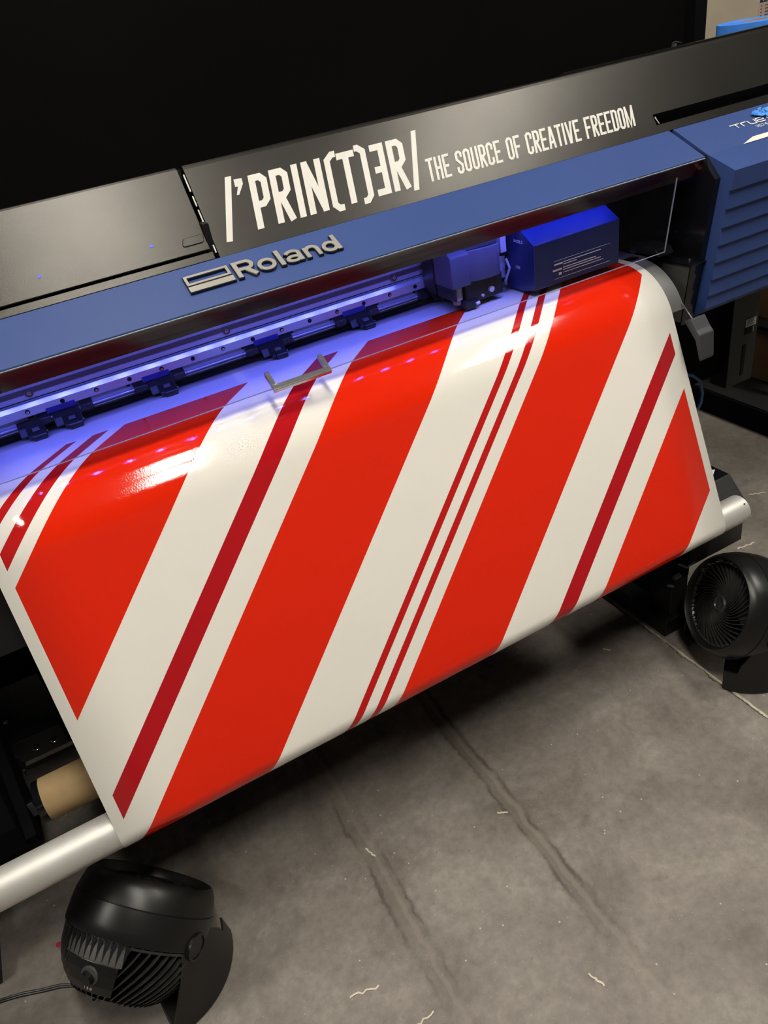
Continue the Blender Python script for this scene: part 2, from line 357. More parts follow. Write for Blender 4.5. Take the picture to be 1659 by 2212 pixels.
def glyph(ch, x, w, v0, h, t):
    """condensed block capitals; returns [(points, closed)]"""
    L, Rr, T, B = x+t/2, x+w-t/2, v0+t/2, v0+h-t/2; c = t*.62; mid = v0+h*.5; cx = x+w/2; E = v0+h
    if ch == 'P':
        m = v0+h*.625-t/2; return [([(L,v0),(L,E)],0), ([(L,T),(Rr-c,T),(Rr,T+c),(Rr,m-c),(Rr-c,m),(L,m)],0)]
    if ch == 'R':
        m = v0+h*.56-t/2; return [([(L,v0),(L,E)],0), ([(L,T),(Rr-c,T),(Rr,T+c),(Rr,m-c),(Rr-c,m),(L,m)],0), ([(L+t*.75,m),(Rr+t*.1,E)],0)]
    if ch == 'I': return [([(cx,v0),(cx,E)],0)]
    if ch == 'N': return [([(L,v0),(L,E)],0), ([(Rr,v0),(Rr,E)],0), ([(L,v0+t*.3),(Rr,E-t*.3)],0)]
    if ch == 'M': return [([(L,v0),(L,E)],0), ([(Rr,v0),(Rr,E)],0), ([(L,v0+t*.5),(cx,E-h*.05),(Rr,v0+t*.5)],0)]
    if ch == 'T': return [([(x,T),(x+w,T)],0), ([(cx,v0),(cx,E)],0)]
    if ch == 'H': return [([(L,v0),(L,E)],0), ([(Rr,v0),(Rr,E)],0), ([(L,mid),(Rr,mid)],0)]
    if ch == 'E': return [([(L,v0),(L,E)],0), ([(L,T),(x+w,T)],0), ([(L,mid),(x+w*.88,mid)],0), ([(L,B),(x+w,B)],0)]
    if ch == '3': return [([(Rr,v0),(Rr,E)],0), ([(Rr,T),(x,T)],0), ([(Rr,v0+h*.5),(x+w*.12,v0+h*.5)],0), ([(Rr,B),(x,B)],0)]
    if ch == 'F': return [([(L,v0),(L,E)],0), ([(L,T),(x+w,T)],0), ([(L,mid),(x+w*.88,mid)],0)]
    if ch == 'O': return [([(L+c,T),(Rr-c,T),(Rr,T+c),(Rr,B-c),(Rr-c,B),(L+c,B),(L,B-c),(L,T+c)],1)]
    if ch == 'U': return [([(L,v0),(L,B-c),(L+c,B),(Rr-c,B),(Rr,B-c),(Rr,v0)],0)]
    if ch == 'C': return [([(Rr,v0+h*.33),(Rr,T+c),(Rr-c,T),(L+c,T),(L,T+c),(L,B-c),(L+c,B),(Rr-c,B),(Rr,B-c),(Rr,v0+h*.67)],0)]
    if ch == 'S': return [([(Rr,v0+h*.30),(Rr,T+c),(Rr-c,T),(L+c,T),(L,T+c),(L,mid-t*1.1),(Rr,mid+t*1.1),(Rr,B-c),(Rr-c,B),(L+c,B),(L,B-c),(L,v0+h*.70)],0)]
    if ch == 'D': return [([(L,T),(Rr-c,T),(Rr,T+c),(Rr,B-c),(Rr-c,B),(L,B)],1)]
    if ch == 'A': return [([(L,E),(cx-t*.15,v0)],0), ([(Rr,E),(cx+t*.15,v0)],0), ([(L+w*.1,v0+h*.72),(Rr-w*.1,v0+h*.72)],0)]
    if ch == 'V': return [([(L,v0),(cx-t*.15,E)],0), ([(Rr,v0),(cx+t*.15,E)],0)]
    return []

# ------------------------------------------------------------------ camera
cam = bpy.data.cameras.new('camera'); co = bpy.data.objects.new('camera', cam); COL.objects.link(co)
Rm = ((0.87279599,-0.37415337,0.31342691),(-0.46206307,-0.42651473,0.7775493),(-0.1572415,-0.8234649,-0.54514279))
mw = Matrix(((Rm[0][0],-Rm[0][1],-Rm[0][2],0),(Rm[1][0],-Rm[1][1],-Rm[1][2],0),(Rm[2][0],-Rm[2][1],-Rm[2][2],1.46),(0,0,0,1)))
co.matrix_world = mw
cam.sensor_fit = 'HORIZONTAL'; cam.sensor_width = 36; cam.lens = 36*1600/1659; cam.clip_start = .05; cam.clip_end = 60
scn.camera = co

# ------------------------------------------------------------------ the room
bm = bmesh.new(); box(bm, -4.5, 5.5, -4.5, 3.6, -.1, 0); o = link('floor', bm, M['floor']); o['kind'] = 'structure'
me = o.data
# keep material coordinates in world metres: move the origin to the world origin
off = o.location.copy(); o.location = (0,0,0)
for v in me.vertices: v.co += off
bm = bmesh.new(); box(bm, -4.5, 2.42, 2.30, 2.38, 0, 3.7); tag(link('wall_back', bm, M['wall_black']), kind='structure')
bm = bmesh.new(); box(bm, 2.42, 5.5, 3.45, 3.53, 0, 3.7); tag(link('wall_rear', bm, M['beige']), kind='structure')
bm = bmesh.new(); box(bm, 2.42, 2.475, 2.26, 2.42, 0, 3.7); tag(link('trim_1', bm, M['black_matte']), kind='structure')
bm = bmesh.new(); box(bm, -4.5, 5.5, -4.5, 3.6, 3.7, 3.8); tag(link('ceiling', bm, M['ceiling']), kind='structure')

# ceiling lights (rows of long troffers, plus one added fill)
def ceiling_light(cx, cy, wx, ly, label):
    e = empty('ceiling_light', (cx, cy, 3.58), label, 'ceiling light', group='long ceiling lights above the workshop')
    bm = bmesh.new()
    box(bm, cx-wx/2-.02, cx+wx/2+.02, cy-ly/2-.02, cy+ly/2+.02, 3.61, 3.70); link('housing', bm, M['fixture'], e)
    bm = bmesh.new(); box(bm, cx-wx/2, cx+wx/2, cy-ly/2, cy+ly/2, 3.58, 3.6095); link('diffuser', bm, M['warm_led'], e)
for cx, cy, wx, ly in ((.345,.50,.25,.70),(.345,-.42,.25,.86),(.33,1.80,.24,.28),(2.60,.02,.25,1.5),(-2.7,.95,.34,1.2)):  # the far-left one is an added fill lamp for the dim floor there
    ceiling_light(cx, cy, wx, ly, 'long rectangular ceiling light with a pale diffuser hung above the printer')

# ------------------------------------------------------------------ the printer
P = empty('wide_format_printer', (.43,1.42,0), 'wide blue and dark grey roll-fed printer standing on a black stand, printing striped vinyl', 'printer')
XL, XR = -1.0, 1.86
# grey cover: body split at the seam x=.304; right part carries a recess
SE = .3045
back = [(1.362,1.310),(1.375,1.285),(1.60,1.285),(1.60,1.02),(1.452,1.02),(1.452,1.15),(1.29,1.163),(1.262,1.172)]
d = (Vector(G1)-Vector(G0)).normalized(); nrm = Vector((d.y, -d.x)); nrm = nrm if nrm.y > 0 else -nrm
def g(v, h=0.): q = Vector(G0)+d*v+nrm*h; return (q.x, q.y)
LEN = (Vector(G1)-Vector(G0)).length
bm = bmesh.new()
prism(bm, [g(LEN), g(.006), g(.001,-.001), (1.346,1.3165), (1.350,1.316)] + back, SE, 1.2635)
# right stretch with the long dark hand recess
prism(bm, [g(LEN), g(.1435), g(.142,-.030), g(.122,-.034), g(.1205,0), g(.006), g(.001,-.001), (1.346,1.3165), (1.350,1.316)] + back, 1.2635, XR)
tc_ = link('top_cover', bm, M['grey_cover'], P)
fG = plane_map(G0, G1)
bm = bmesh.new()
prism(bm, [g(.1435,.0004), g(.1425,-.029), g(.1225,-.033), g(.1205,.0004), g(.1215,-.030), g(.1415,-.027)], 1.266, XR-.001)
rc = link('hand_recess', bm, M['black_gloss'], tc_, 'long black slot along the right of the grey cover')
bm = bmesh.new()
poly_plate(bm, [(1.2636,.1280),(1.2665,.1262),(1.2705,.1420),(1.2690,.1430)], fG, .0014, .0020)
link('recess_end', bm, M['badge'], rc)
# thin second edge above the cover at right
bm = bmesh.new()
prism(bm, [(1.352,1.3165),(1.352,1.3195),(1.356,1.3200),(1.368,1.3185),(1.368,1.300)], 1.10, XR); link('rear_top_strip', bm, M['grey_cover'], P)
bm = bmesh.new(); cyl(bm, (1.415,1.374,1.284),(1.415,1.374,1.3235),.0055,14); tube(bm, [(1.408,1.372,1.3255),(1.42,1.375,1.3265),(1.44,1.378,1.3215)], .0012, 6)
link('top_latch', bm, M['lever'], P)
# left lid: same plane, gaps around
bm = bmesh.new()
prism(bm, [g(LEN), g(.1475), g(.1475,-.02), g(.02,-.02), (1.362,1.290),(1.60,1.268)] + back[2:], XL, SE-.008)
link('lid_sill', bm, M['grey_cover'], P, bevel=.001)
bm = bmesh.new()
prism(bm, [g(.1435), g(.003), (1.346,1.3165),(1.351,1.316), (1.362,1.310), (1.60,1.285), (1.60,1.272),(1.36,1.298), g(.02,-.012), g(.1435,-.012)], XL, SE-.010)
lid = link('access_lid', bm, M['grey_cover'], P, 'grey metal lid with two tiny holes leaking blue LED light', bevel=.0016)
for x in (.0296, .2065):  # glowing discs stand in for LED light shining through two holes
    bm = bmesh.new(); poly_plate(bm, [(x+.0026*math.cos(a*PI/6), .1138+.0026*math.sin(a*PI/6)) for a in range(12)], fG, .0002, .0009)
    link('led_leak_glow', bm, M['led_leak'], lid, 'tiny glowing disc for blue LED light leaking through a hole')
bm = bmesh.new()  # pressed boss near the lid corner
poly_plate(bm, [(.258,.1155),(.290,.1155),(.2925,.1185),(.2895,.128),(.286,.130),(.256,.130),(.253,.127)], fG, -.001, .0016)
link('lid_boss', bm, M['grey_cover'], lid, bevel=.0014, seg=3)
bm = bmesh.new()  # ribbed plate in the seam
box(bm, SE-.010, SE-.0005, 1.27, 1.30, 1.185, 1.235)
link('hinge_core', bm, M['black'], lid)
bm = bmesh.new()
for a, c in ((.012,.042),(.050,.068),(.074,.108),(.118,.150)):
    poly_plate(bm, [(SE-.0035,a),(SE-.0012,a),(SE-.0012,c),(SE-.0035,c)], fG, -.006, -.003)
link('hinge_edge', bm, M['badge'], lid)
# blue beam
bm = bmesh.new()
prism(bm, [G1, B1, (1.1555,1.1355), (1.157,1.1345), (1.168,1.1385), (1.25,1.1755)], XL, 1.288)
beam = link('front_beam', bm, M['blue'], P, 'blue painted front beam', bevel=.0012)
bm = bmesh.new()
prism(bm, [(1.1562,1.1353), (1.1545,1.1343),(1.1553,1.1326),(1.1575,1.1338)], XL, 1.288)
link('beam_edge', bm, M['edge_line'], beam, 'thin bright edge line')
bm = bmesh.new()
prism(bm, [(1.1575,1.1335),(1.180,1.0985),(1.184,1.0985),(1.195,1.125),(1.26,1.168),(1.25,1.173)], XL, 1.283)
link('beam_underside', bm, M['band'], P, 'dark glossy underside band')

# lettering on the grey cover
SH = .207
fL = plane_map(G0, G1, SH, .041)
bm = bmesh.new(); H0, H1 = .0002, .0006
def put(ch, x, w, v0, h, t, f=fL):
    for pts, cl in glyph(ch, x, w, v0, h, t): ribbon(bm, pts, t, f, H0, H1, bool(cl))
t = .0116
poly_plate(bm, [(.3648,.0343),(.3757,.0349),(.3350,.1406),(.3244,.1396)], fG, H0, H1)
poly_plate(bm, [(.3774,.0414),(.3914,.0425),(.3899,.0520),(.3767,.0683),(.3723,.0681),(.3800,.0545),(.3752,.0540)], fG, H0, H1)
put('P', .4025, .0325, .041, .0923, t); put('R', .4401, .0335, .041, .0923, t)
put('I', .4812, .0121, .041, .0923, t); put('N', .5005, .0365, .041, .0923, t)
ribbon(bm, [(.5671,.0405),(.5600,.0405),(.5497,.0490),(.5497,.1275),(.5575,.1352),(.5664,.1352)], t*.95, fL, H0, H1)
put('T', .5684, .0345, .041, .0923, t)
ribbon(bm, [(.6047,.0400),(.6110,.0400),(.6205,.0480),(.6205,.1270),(.6135,.1348),(.6052,.1348)], t*.95, fL, H0, H1)
put('3', .6345, .0272, .041, .0923, t); put('R', .6680, .0338, .041, .0923, t)
poly_plate(bm, [(.7251,.0341),(.7352,.0338),(.6962,.1408),(.6854,.1404)], fG, H0, H1)
txt = 'THE SOURCE OF CREATIVE FREEDOM'
Wd = {'T':.0150,'M':.0215,'I':.0050,'A':.0165,'V':.0165,' ':.0085}
tot = sum(Wd.get(c,.0146) for c in txt) + .0024*(len(txt)-1); sc = (1.2215-.7300)/tot; x = .7300+.0101
fS = plane_map(G0, G1, SH, .041)
for c in txt:
    w = Wd.get(c,.0146)*sc
    if c != ' ': put(c, x, w, .0901, .0430, .0049, fS)
    x += w + .0024*sc
link('lettering', bm, M['letters'], tc_, 'large white block lettering')

# chrome emblem on the blue beam
fB = plane_map(G1, B1)
def ell(cx, cv, rx, rv, a0=0, a1=360, n=20): return [(cx+rx*math.cos(R_(a0+(a1-a0)*i/n)), cv+rv*math.sin(R_(a0+(a1-a0)*i/n))) for i in range(n+1)]
tb = .0066
EM = []
EM.append(([(.2312,.0328),(.3006,.0328),(.3006,.0520),(.2312,.0520)],1,.0046))       # frame
EM.append(([(.2286,.0638),(.3036,.0638)],0,.0128))                                     # bar
EM.append(([(.3140,.0294),(.3140,.0696)],0,.0078))                                     # R
EM.append(([(.3140,.0326),(.3330,.0326)]+ell(.3330,.0415,.0085,.0089,-90,90,8)+[(.3330,.0504),(.3140,.0504)],0,tb))
EM.append(([(.3290,.0504),(.3412,.0696)],0,.0078))
EM.append((ell(.3640,.0548,.0125,.0118,0,342,19),1,.0066))                              # o
EM.append(([(.3888,.0294),(.3888,.0692)],0,.0078))                                     # l
EM.append((ell(.4118,.0487,.0112,.0073,195,345,8)+[(.4226,.0500),(.4226,.0690)],0,.0066)) # a
EM.append((ell(.4105,.0605,.0105,.0062,0,345,14),1,.0062))
EM.append(([(.4352,.0432),(.4352,.0692)],0,.0074))                                     # n
EM.append((([(.4352,.0520)]+ell(.4462,.0520,.0098,.0085,195,350,9)+[(.4560,.0540),(.4560,.0692)]),0,.0068))
EM.append((ell(.4785,.0565,.0112,.0108,0,342,19),1,.0066))                              # d
EM.append(([(.4922,.0300),(.4922,.0694)],0,.0074))
bm = bmesh.new()
for pts, cl, tt in EM: ribbon(bm, pts, tt+.0022, fB, .0002, .0040, bool(cl), ext=.0011)
badge = link('emblem_backing', bm, M['black_gloss'], beam, 'black backing of the raised maker emblem')
bm = bmesh.new()
for pts, cl, tt in EM: ribbon(bm, pts, tt, fB, .0040, .0056, bool(cl))
o_ = link('emblem', bm, M['badge'], beam, 'raised silver maker emblem')

# interior: rail wall
bm = bmesh.new()
box(bm, XL, 1.16, 1.400, 1.45, .9535, 1.15)
wall = link('rail_wall', bm, M['alu_rail'], P)
bm = bmesh.new()
for z in (1.0372,1.0065,.9787): box(bm, XL, 1.16, 1.3985, 1.4002, z-.0006, z+.0006)
link('groove', bm, M['hole'], wall)
bm = bmesh.new(); box(bm, XL, 1.16, 1.3975, 1.4001, 1.0172, 1.0262); link('encoder_strip', bm, M['stripe_tape'], wall)
bm = bmesh.new(); prism(bm, [(1.4001,1.0042),(1.3922,1.0042),(1.3882,.9964),(1.3880,.9960),(1.3880,.9810),(1.3900,.9795),(1.4001,.9795)], XL, 1.16)
rail = link('linear_rail', bm, M['alu_bright'], P, bevel=.0008)
bm = bmesh.new(); cyl(bm, (XL,1.3935,.9655),(1.16,1.3935,.9655),.0030,14); cyl(bm, (XL,1.3965,.9590),(1.16,1.3965,.9590),.0018,10)
link('pinch_shaft', bm, M['alu_bright'], P, smooth=True)
for i in range(-9, 18):
    x = -.0125+.06145*i
    if x < -.55 or x > 1.12: continue
    bm = bmesh.new(); cyl(bm, (x,1.3872,.9895),(x,1.3885,.9895),.0042,16)
    h = link('rail_hole', bm, M['hole'], rail)
    if i % 2:
        bm = bmesh.new(); cyl(bm, (x,1.3862,.9888),(x,1.3873,.9888),.0026,12); link('rail_screw', bm, M['screw'], h)
for x in (-.43,-.059,.312,.683):
    bm = bmesh.new(); cyl(bm, (x,1.3950,1.0185),(x,1.3978,1.0185),.0075,20); s = link('strip_bolt', bm, M['stripe_tape'], wall)
    bm = bmesh.new(); hollow(bm, (x,1.3935,1.0185),(x,1.3952,1.0185),.0034,.0014,16); link('bolt_head', bm, M['screw'], s)
# pinch rollers
def pinch_roller(x, clamps=True):
    bm = bmesh.new()
    prism(bm, [(1.392,.962),(1.380,.962),(1.366,.953),(1.362,.9555),(1.372,.968),(1.380,.9745),(1.392,.9745)], x-.020 if clamps else x-.018, x+.028 if clamps else x+.022)
    prism(bm, [(1.384,.958),(1.372,.958),(1.352,.9505),(1.350,.958),(1.366,.968),(1.384,.968)], x-.006, x+.026)
    r = link('pinch_roller', bm, M['roller_black'], P, bevel=.0012)
    bm = bmesh.new(); cyl(bm, (x+.0015,1.351,.9545),(x+.0245,1.351,.9545),.0064,20); link('roller', bm, M['rubber'] if False else M['roller_black'], r, smooth=True)
    bm = bmesh.new(); box(bm, x+.004, x+.016, 1.3560, 1.3640, .9635, .9675, None); link('roller_pad', bm, M['rubber'], r)
    bm = bmesh.new(); cyl(bm, (x-.0035,1.354,.9575),(x+.0012,1.354,.9575),.0014,8); link('roller_pin', bm, M['screw'], r, smooth=True)
    bm = bmesh.new(); cyl(bm, (x+.0255,1.356,.9585),(x+.0290,1.356,.9585),.0014,8); link('roller_pin', bm, M['screw'], r, smooth=True)
    if clamps:
        for a in (x-.0455, x+.0305):
            bm = bmesh.new(); prism(bm, [(1.394,.956),(1.384,.956),(1.380,.962),(1.383,.972),(1.394,.979)], a, a+.0225)
            cyl(bm, (a+.0105,1.3830,.9615),(a+.0105,1.3790,.9600),.0022,10)
            link('shaft_clamp', bm, M['roller_black'], r, bevel=.0012)
        bm = bmesh.new(); box(bm, x-.0260, x+.0255, 1.3860, 1.3878, .9755, .9855); link('roller_label', bm, M['roller_label'], r, 'blue strip above roller')
pinch_roller(-.082, False)
for x in (-.0185,.1575,.382,.5775,.7755): pinch_roller(x)
for x in (-.3,-.5): pinch_roller(x)
for x in (.105,.047+.16,.335,.440,.528,.636,.727,-.07,-.075): 
    bm = bmesh.new(); cyl(bm, (x,1.3990,.9760),(x,1.4002,.9760),.0034,14); link('wall_hole', bm, M['hole'], wall)

# platen, apron
bm = bmesh.new(); box(bm, XL, 1.22, 1.236, 1.46, .915, .9455); link('platen', bm, M['apron'], P, bevel=.001)
bm = bmesh.new(); box(bm, XL, 1.16, 1.3795, 1.400, .9482, .9536); link('platen_gap', bm, M['black_matte'], P)
AC = (1.237,.807)
def arc(r, a0, a1, n): return [(AC[0]+r*math.cos(R_(a0+(a1-a0)*i/n)), AC[1]+r*math.sin(R_(a0+(a1-a0)*i/n))) for i in range(n+1)]
outer = arc(.1385, 90, 157.4, 24); inner = arc(.1365, 90, 157.4, 24)
bm = bmesh.new(); prism(bm, [(1.262,.9455)]+outer+inner[::-1]+[(1.262,.9435)], XL, 1.2065)
ap = link('apron', bm, M['apron'], P, 'curved grey metal apron', smooth=True)
# body below
bm = bmesh.new(); prism(bm, [(1.262,.94),(1.20,.93),(1.16,.90),(1.135,.86),(1.135,.70),(1.60,.70),(1.60,1.10),(1.47,1.10),(1.47,.914),(1.262,.914)], XL, 1.20)
link('lower_body', bm, M['black'], P)
# black block added as the shade right of the carriage, and the side frame
bm = bmesh.new()
box(bm, 1.161, 1.283, 1.36, 1.45, .9457, 1.14)
link('unlit_bay_block', bm, M['black_matte'], P, bevel=.003)
bm = bmesh.new()
prism(bm, [(1.205,.9462),(1.30,.9462),(1.30,.955),(1.26,.966),(1.215,.962)], 1.225, 1.27)
link('purge_tray', bm, M['black'], P, bevel=.002)
bm = bmesh.new(); zprism(bm, [(1.215,1.268),(1.232,1.272),(1.247,1.290),(1.240,1.300),(1.218,1.283)], .9475, .9500); 
link('spit_pad', bm, M['lever'], P)
bm = bmesh.new()
prism(bm, [(1.161,1.137),(1.1235,1.098),(1.1645,.803),(1.60,.80),(1.60,1.17),(1.254,1.17)], 1.2842, 1.2992)
fr = link('side_frame', bm, M['black_gloss'], P)
for y, z in ((1.175,1.120),(1.163,1.1175),(1.30,1.06),(1.34,1.02),(1.215,.985)):
    bm = bmesh.new(); cyl(bm, (1.2842,y,z),(1.2815,y,z),.0045 if y==1.163 else .002,12); link('frame_screw', bm, M['screw'], fr)
# box at right of the apron
bm = bmesh.new()
prism(bm, [(1.146,.9285),(1.247,.9285),(1.25,.80),(1.163,.80)], 1.2565, 1.2835)
sb = link('platen_side_box', bm, M['side_box'], P, bevel=.0012)
bm = bmesh.new(); box(bm, 1.2545, 1.2990, 1.1415, 1.249, .9288, .9325); link('side_box_lid', bm, M['black_gloss'], sb, 'glossy black lid', bevel=.001)
bm = bmesh.new(); cyl(bm, (1.280,1.170,.9325),(1.280,1.170,.9345),.0042,14); cyl(bm, (1.280,1.170,.9345),(1.280,1.170,.9370),.0018,8); link('lid_screw', bm, M['screw'], sb)
bm = bmesh.new(); prism(bm, [(1.1435,.9284),(1.1462,.9284),(1.1632,.795),(1.1600,.795)], 1.2560, 1.2838); link('front_plate', bm, M['black_gloss'], sb, 'black front plate')
bm = bmesh.new(); cyl(bm, (1.196,1.231,.9455),(1.196,1.231,.9475),.0035,14); cyl(bm, (1.196,1.231,.9475),(1.196,1.231,.951),.0016,8); link('apron_screw', bm, M['screw'], ap)
# loading lever
bm = bmesh.new()
k = .9917; pr = [(1.102,.836),(1.083,.845),(1.066,.824),(1.056,.815),(1.051,.764),(1.053,.757),(1.068,.801)]
pr = [(p[0]*k, 1.46-(1.46-p[1])*k) for p in pr]
prism(bm, pr, 1.190, 1.2300)
lv = link('loading_lever', bm, M['lever'], P, 'grey angled loading lever', bevel=.0022, seg=3)
bm = bmesh.new(); tube(bm, [(1.203,1.112,.872),(1.206,1.098,.855),(1.207,1.080,.838)], .0016, 8); link('lever_rod', bm, M['screw'], lv)

# right end cover
prof = [(1.2535,1.1815),(1.1600,1.1385),(1.0905,1.1135)]
f0 = Vector((1.0905,1.1135)); f1 = Vector((1.134,.826)); fd = (f1-f0).normalized(); fn = Vector((fd.y, -fd.x)); fn = fn if fn.x < 0 else -fn
vs_ = [.0383,.0750,.1124,.1495,.1867,.2246,.2612]
prev = 0
for v in vs_:
    a = f0+fd*(v-.0005)+fn*.0012; c = f0+fd*(v+.0005)-fn*.0042
    prof += [(a.x,a.y),(c.x,c.y)]
prof += [(1.134,.826),(1.164,.803),(1.25,.80),(1.60,.80),(1.60,1.1815)]
bm = bmesh.new(); prism(bm, prof, 1.2998, XR)
rc_ = link('end_cover', bm, M['blue'], P, 'blue louvred cover on the right end')
# printed model name, maker-style, and pale wedge
bm = bmesh.new(); ts = .0026; c0 = .0405
def st(pts, cl=0, t=ts): ribbon(bm, pts, t, fB, .0002, .0006, bool(cl))
v0, v1 = .0412, .0540
st([(1.4200,v0),(1.4460,v0)]); st([(1.4345,v0),(1.4345,v1)])
st([(1.4505,v1),(1.4505,v0+.0015),(1.4530,v0),(1.4660,v0)])
st([(1.4705,v0-.001),(1.4705,v1-.0015),(1.4725,v1),(1.4865,v1),(1.4890,v1-.0015),(1.4890,v0-.001)])
st([(1.5135,.0475),(1.4965,.0475)]); st([(1.5140,v1),(1.4960,v1),(1.4940,v1-.002),(1.4940,v0+.001),(1.4960,v0-.0005),(1.5125,v0-.0005),(1.5140,.0440),(1.5140,.0475)])
st([(1.5195,.0370),(1.5285,v1),(1.5375,.0370)]); st([(1.5440,.0370),(1.5440,v1)])
st([(1.5640,.0370),(1.5500,.0370),(1.5500,.0455),(1.5640,.0455),(1.5640,v1),(1.5500,v1)])
tn = .0010
def s2(pts): ribbon(bm, pts, tn, fB, .0002, .0006)
a, b_ = .0618, .0690
s2([(1.4745,a),(1.4775,b_),(1.4805,a)])
s2([(1.4880,a+.001),(1.4865,a),(1.4835,a),(1.4825,a+.001),(1.4825,b_-.001),(1.4835,b_),(1.4870,b_),(1.4882,b_-.001),(1.4882,.0655),(1.4860,.0655)])
s2([(1.4905,a+.001),(1.4918,a),(1.4945,a),(1.4958,a+.001),(1.4958,.0645),(1.4903,b_),(1.4962,b_)])
s2([(1.4980,.0655),(1.5005,.0655)])
s2([(1.5070,a),(1.5035,a),(1.5025,a+.001),(1.5025,b_-.001),(1.5035,b_),(1.5065,b_),(1.5075,b_-.001),(1.5075,.0660),(1.5065,.0650),(1.5025,.0650)])
s2([(1.5145,b_),(1.5145,a),(1.5098,.0665),(1.5158,.0665)]); s2([(1.5180,a),(1.5225,a),(1.5225,b_),(1.5180,b_),(1.5180,a)])
link('model_lettering', bm, M['silver_text'], rc_, 'silver model lettering')
bm = bmesh.new(); poly_plate(bm, [(1.3952,.1062),(1.4358,.0925),(1.66,.0925),(1.66,.1062)], fB, .0002, .0006); link('pale_wedge', bm, M['pale'], rc_, 'pale wedge graphic')

# print carriage
C_ = bmesh.new()
cp = [(1.217,.9615),(1.216,1.051),(1.268,1.079),(1.305,1.079),(1.313,.9535),(1.253,.9535)]
prism(C_, cp, .907, 1.1245)
car = link('print_carriage', C_, M['head_blue'], P, 'blue print head carriage cover', bevel=.0014)
bm = bmesh.new()
fF = lambda x, v, h: (x, 1.2165-h-v*.0, 1.051-v)
def line(x0, v0, x1, v1, t): ribbon(bm, [(x0,v0),(x1,v1)], t, lambda x,v,h:(x,1.2165+.0112*v-h*1.0,1.051-v), .0008, .0012)
for x0, x1, v, t in ((.955,.976,.050,.0030),(.978,1.075,.049,.0016),(.978,1.012,.0535,.0014),(.951,.974,.0615,.0030),(.977,1.062,.0600,.0016),(.977,1.075,.0645,.0016),(.977,1.082,.0700,.0010),(.966,.973,.0705,.0050),(.955,1.10,.0430,.0005),(.955,1.10,.0790,.0005)):
    line(x0, v, x1, v, t)
link('warning_print', bm, M['silver_text'], car, 'small pale printed lines')
# side markings MIDDLE / LOW
bm = bmesh.new()
def side(x, v, h): return (.9068-h, x, v)
def word(txt, y0, z0, hgt, adv, t):
    y = y0
    for ch in txt:
        w = adv*.78
        segs = {'M':[[(0,0),(0,1),(.5,.3),(1,1),(1,0)]],'I':[[(.5,0),(.5,1)]],'D':[[(0,0),(0,1),(.7,1),(1,.7),(1,.3),(.7,0),(0,0)]],'L':[[(0,1),(0,0),(1,0)]],
                'E':[[(1,1),(0,1),(0,0),(1,0)],[(0,.5),(.8,.5)]],'O':[[(0,0),(0,1),(1,1),(1,0),(0,0)]],'W':[[(0,1),(.25,0),(.5,.7),(.75,0),(1,1)]]}[ch]
        for s in segs: ribbon(bm, [(y - p[0]*w, z0+p[1]*hgt) for p in s], t, side, .0002, .0006)
        y -= adv
word('MIDDLE', 1.281, 1.0505, .0050, .0050, .0010); word('LOW', 1.279, .9985, .0050, .0050, .0010)
link('height_marks', bm, M['silver_text'], car, 'tiny white words on the side')
# cutter carriage left of the head
bm = bmesh.new()
prism(bm, [(1.262,1.000),(1.262,1.062),(1.275,1.072),(1.33,1.080),(1.33,1.000)], .742, .786)
ctr = link('cutter_carriage', bm, M['cutter'], P, 'dark grey cutter carriage', bevel=.003, seg=3)
bm = bmesh.new()
pts = [(.782,1.268),(.800,1.2600),(.825,1.2560),(.845,1.2560),(.855,1.259),(.855,1.33),(.782,1.33)]
zprism(bm, pts, 1.004, 1.0655); link('cutter_cover', bm, M['cutter'], ctr, bevel=.002, seg=3)
bm = bmesh.new(); zprism(bm, [(.773,1.272),(.80,1.264),(.825,1.260),(.845,1.260),(.853,1.262),(.853,1.33),(.773,1.33)], 1.066, 1.0745); link('cutter_top', bm, M['lever'], ctr, bevel=.0015)
bm = bmesh.new(); cyl(bm, (.762,1.285,.972),(.762,1.285,1.000),.0125,18); cyl(bm, (.762,1.285,.962),(.762,1.285,.972),.008,14); link('cutter_holder', bm, M['bottle'], ctr, 'pale translucent blade holder', smooth=True)
bm = bmesh.new(); box(bm, .776, .866, 1.272, 1.33, .960, 1.004); box(bm, .768, .80, 1.262, 1.30, .952, .968); box(bm, .745,.75,1.262,1.33,.975,1.0); box(bm,.745,.86,1.34,1.385,.975,1.07); link('cutter_block', bm, M['roller_black'], ctr, bevel=.002)
bm = bmesh.new(); cyl(bm, (.836,1.2722,.9765),(.836,1.2660,.9765),.0058,16); cyl(bm, (.815,1.2722,.969),(.815,1.268,.969),.0028,10); cyl(bm, (.80,1.262,.9605),(.792,1.2610,.9590),.0035,10); link('cutter_knob', bm, M['white_plastic'], ctr, 'small white round knob', smooth=True)
bm = bmesh.new()
box(bm, .866, .874, 1.30, 1.345, 1.01, 1.095); box(bm, .876, .890, 1.285, 1.33, 1.035, 1.088); box(bm, .880,.902,1.31,1.36,.975,1.02); cyl(bm,(.884,1.284,1.075),(.884,1.278,1.075),.005,12)
tube(bm, [(.89,1.29,1.02),(.895,1.285,1.0),(.886,1.29,.975),(.895,1.30,.965)], .003, 8)
link('carriage_bracket', bm, M['bottle'], car, 'silvery bracket between cutter and carriage', bevel=.001)
bm = bmesh.new(); box(bm, .867, .905, 1.315, 1.385, .965, 1.10); link('carriage_mount', bm, M['roller_black'], car)

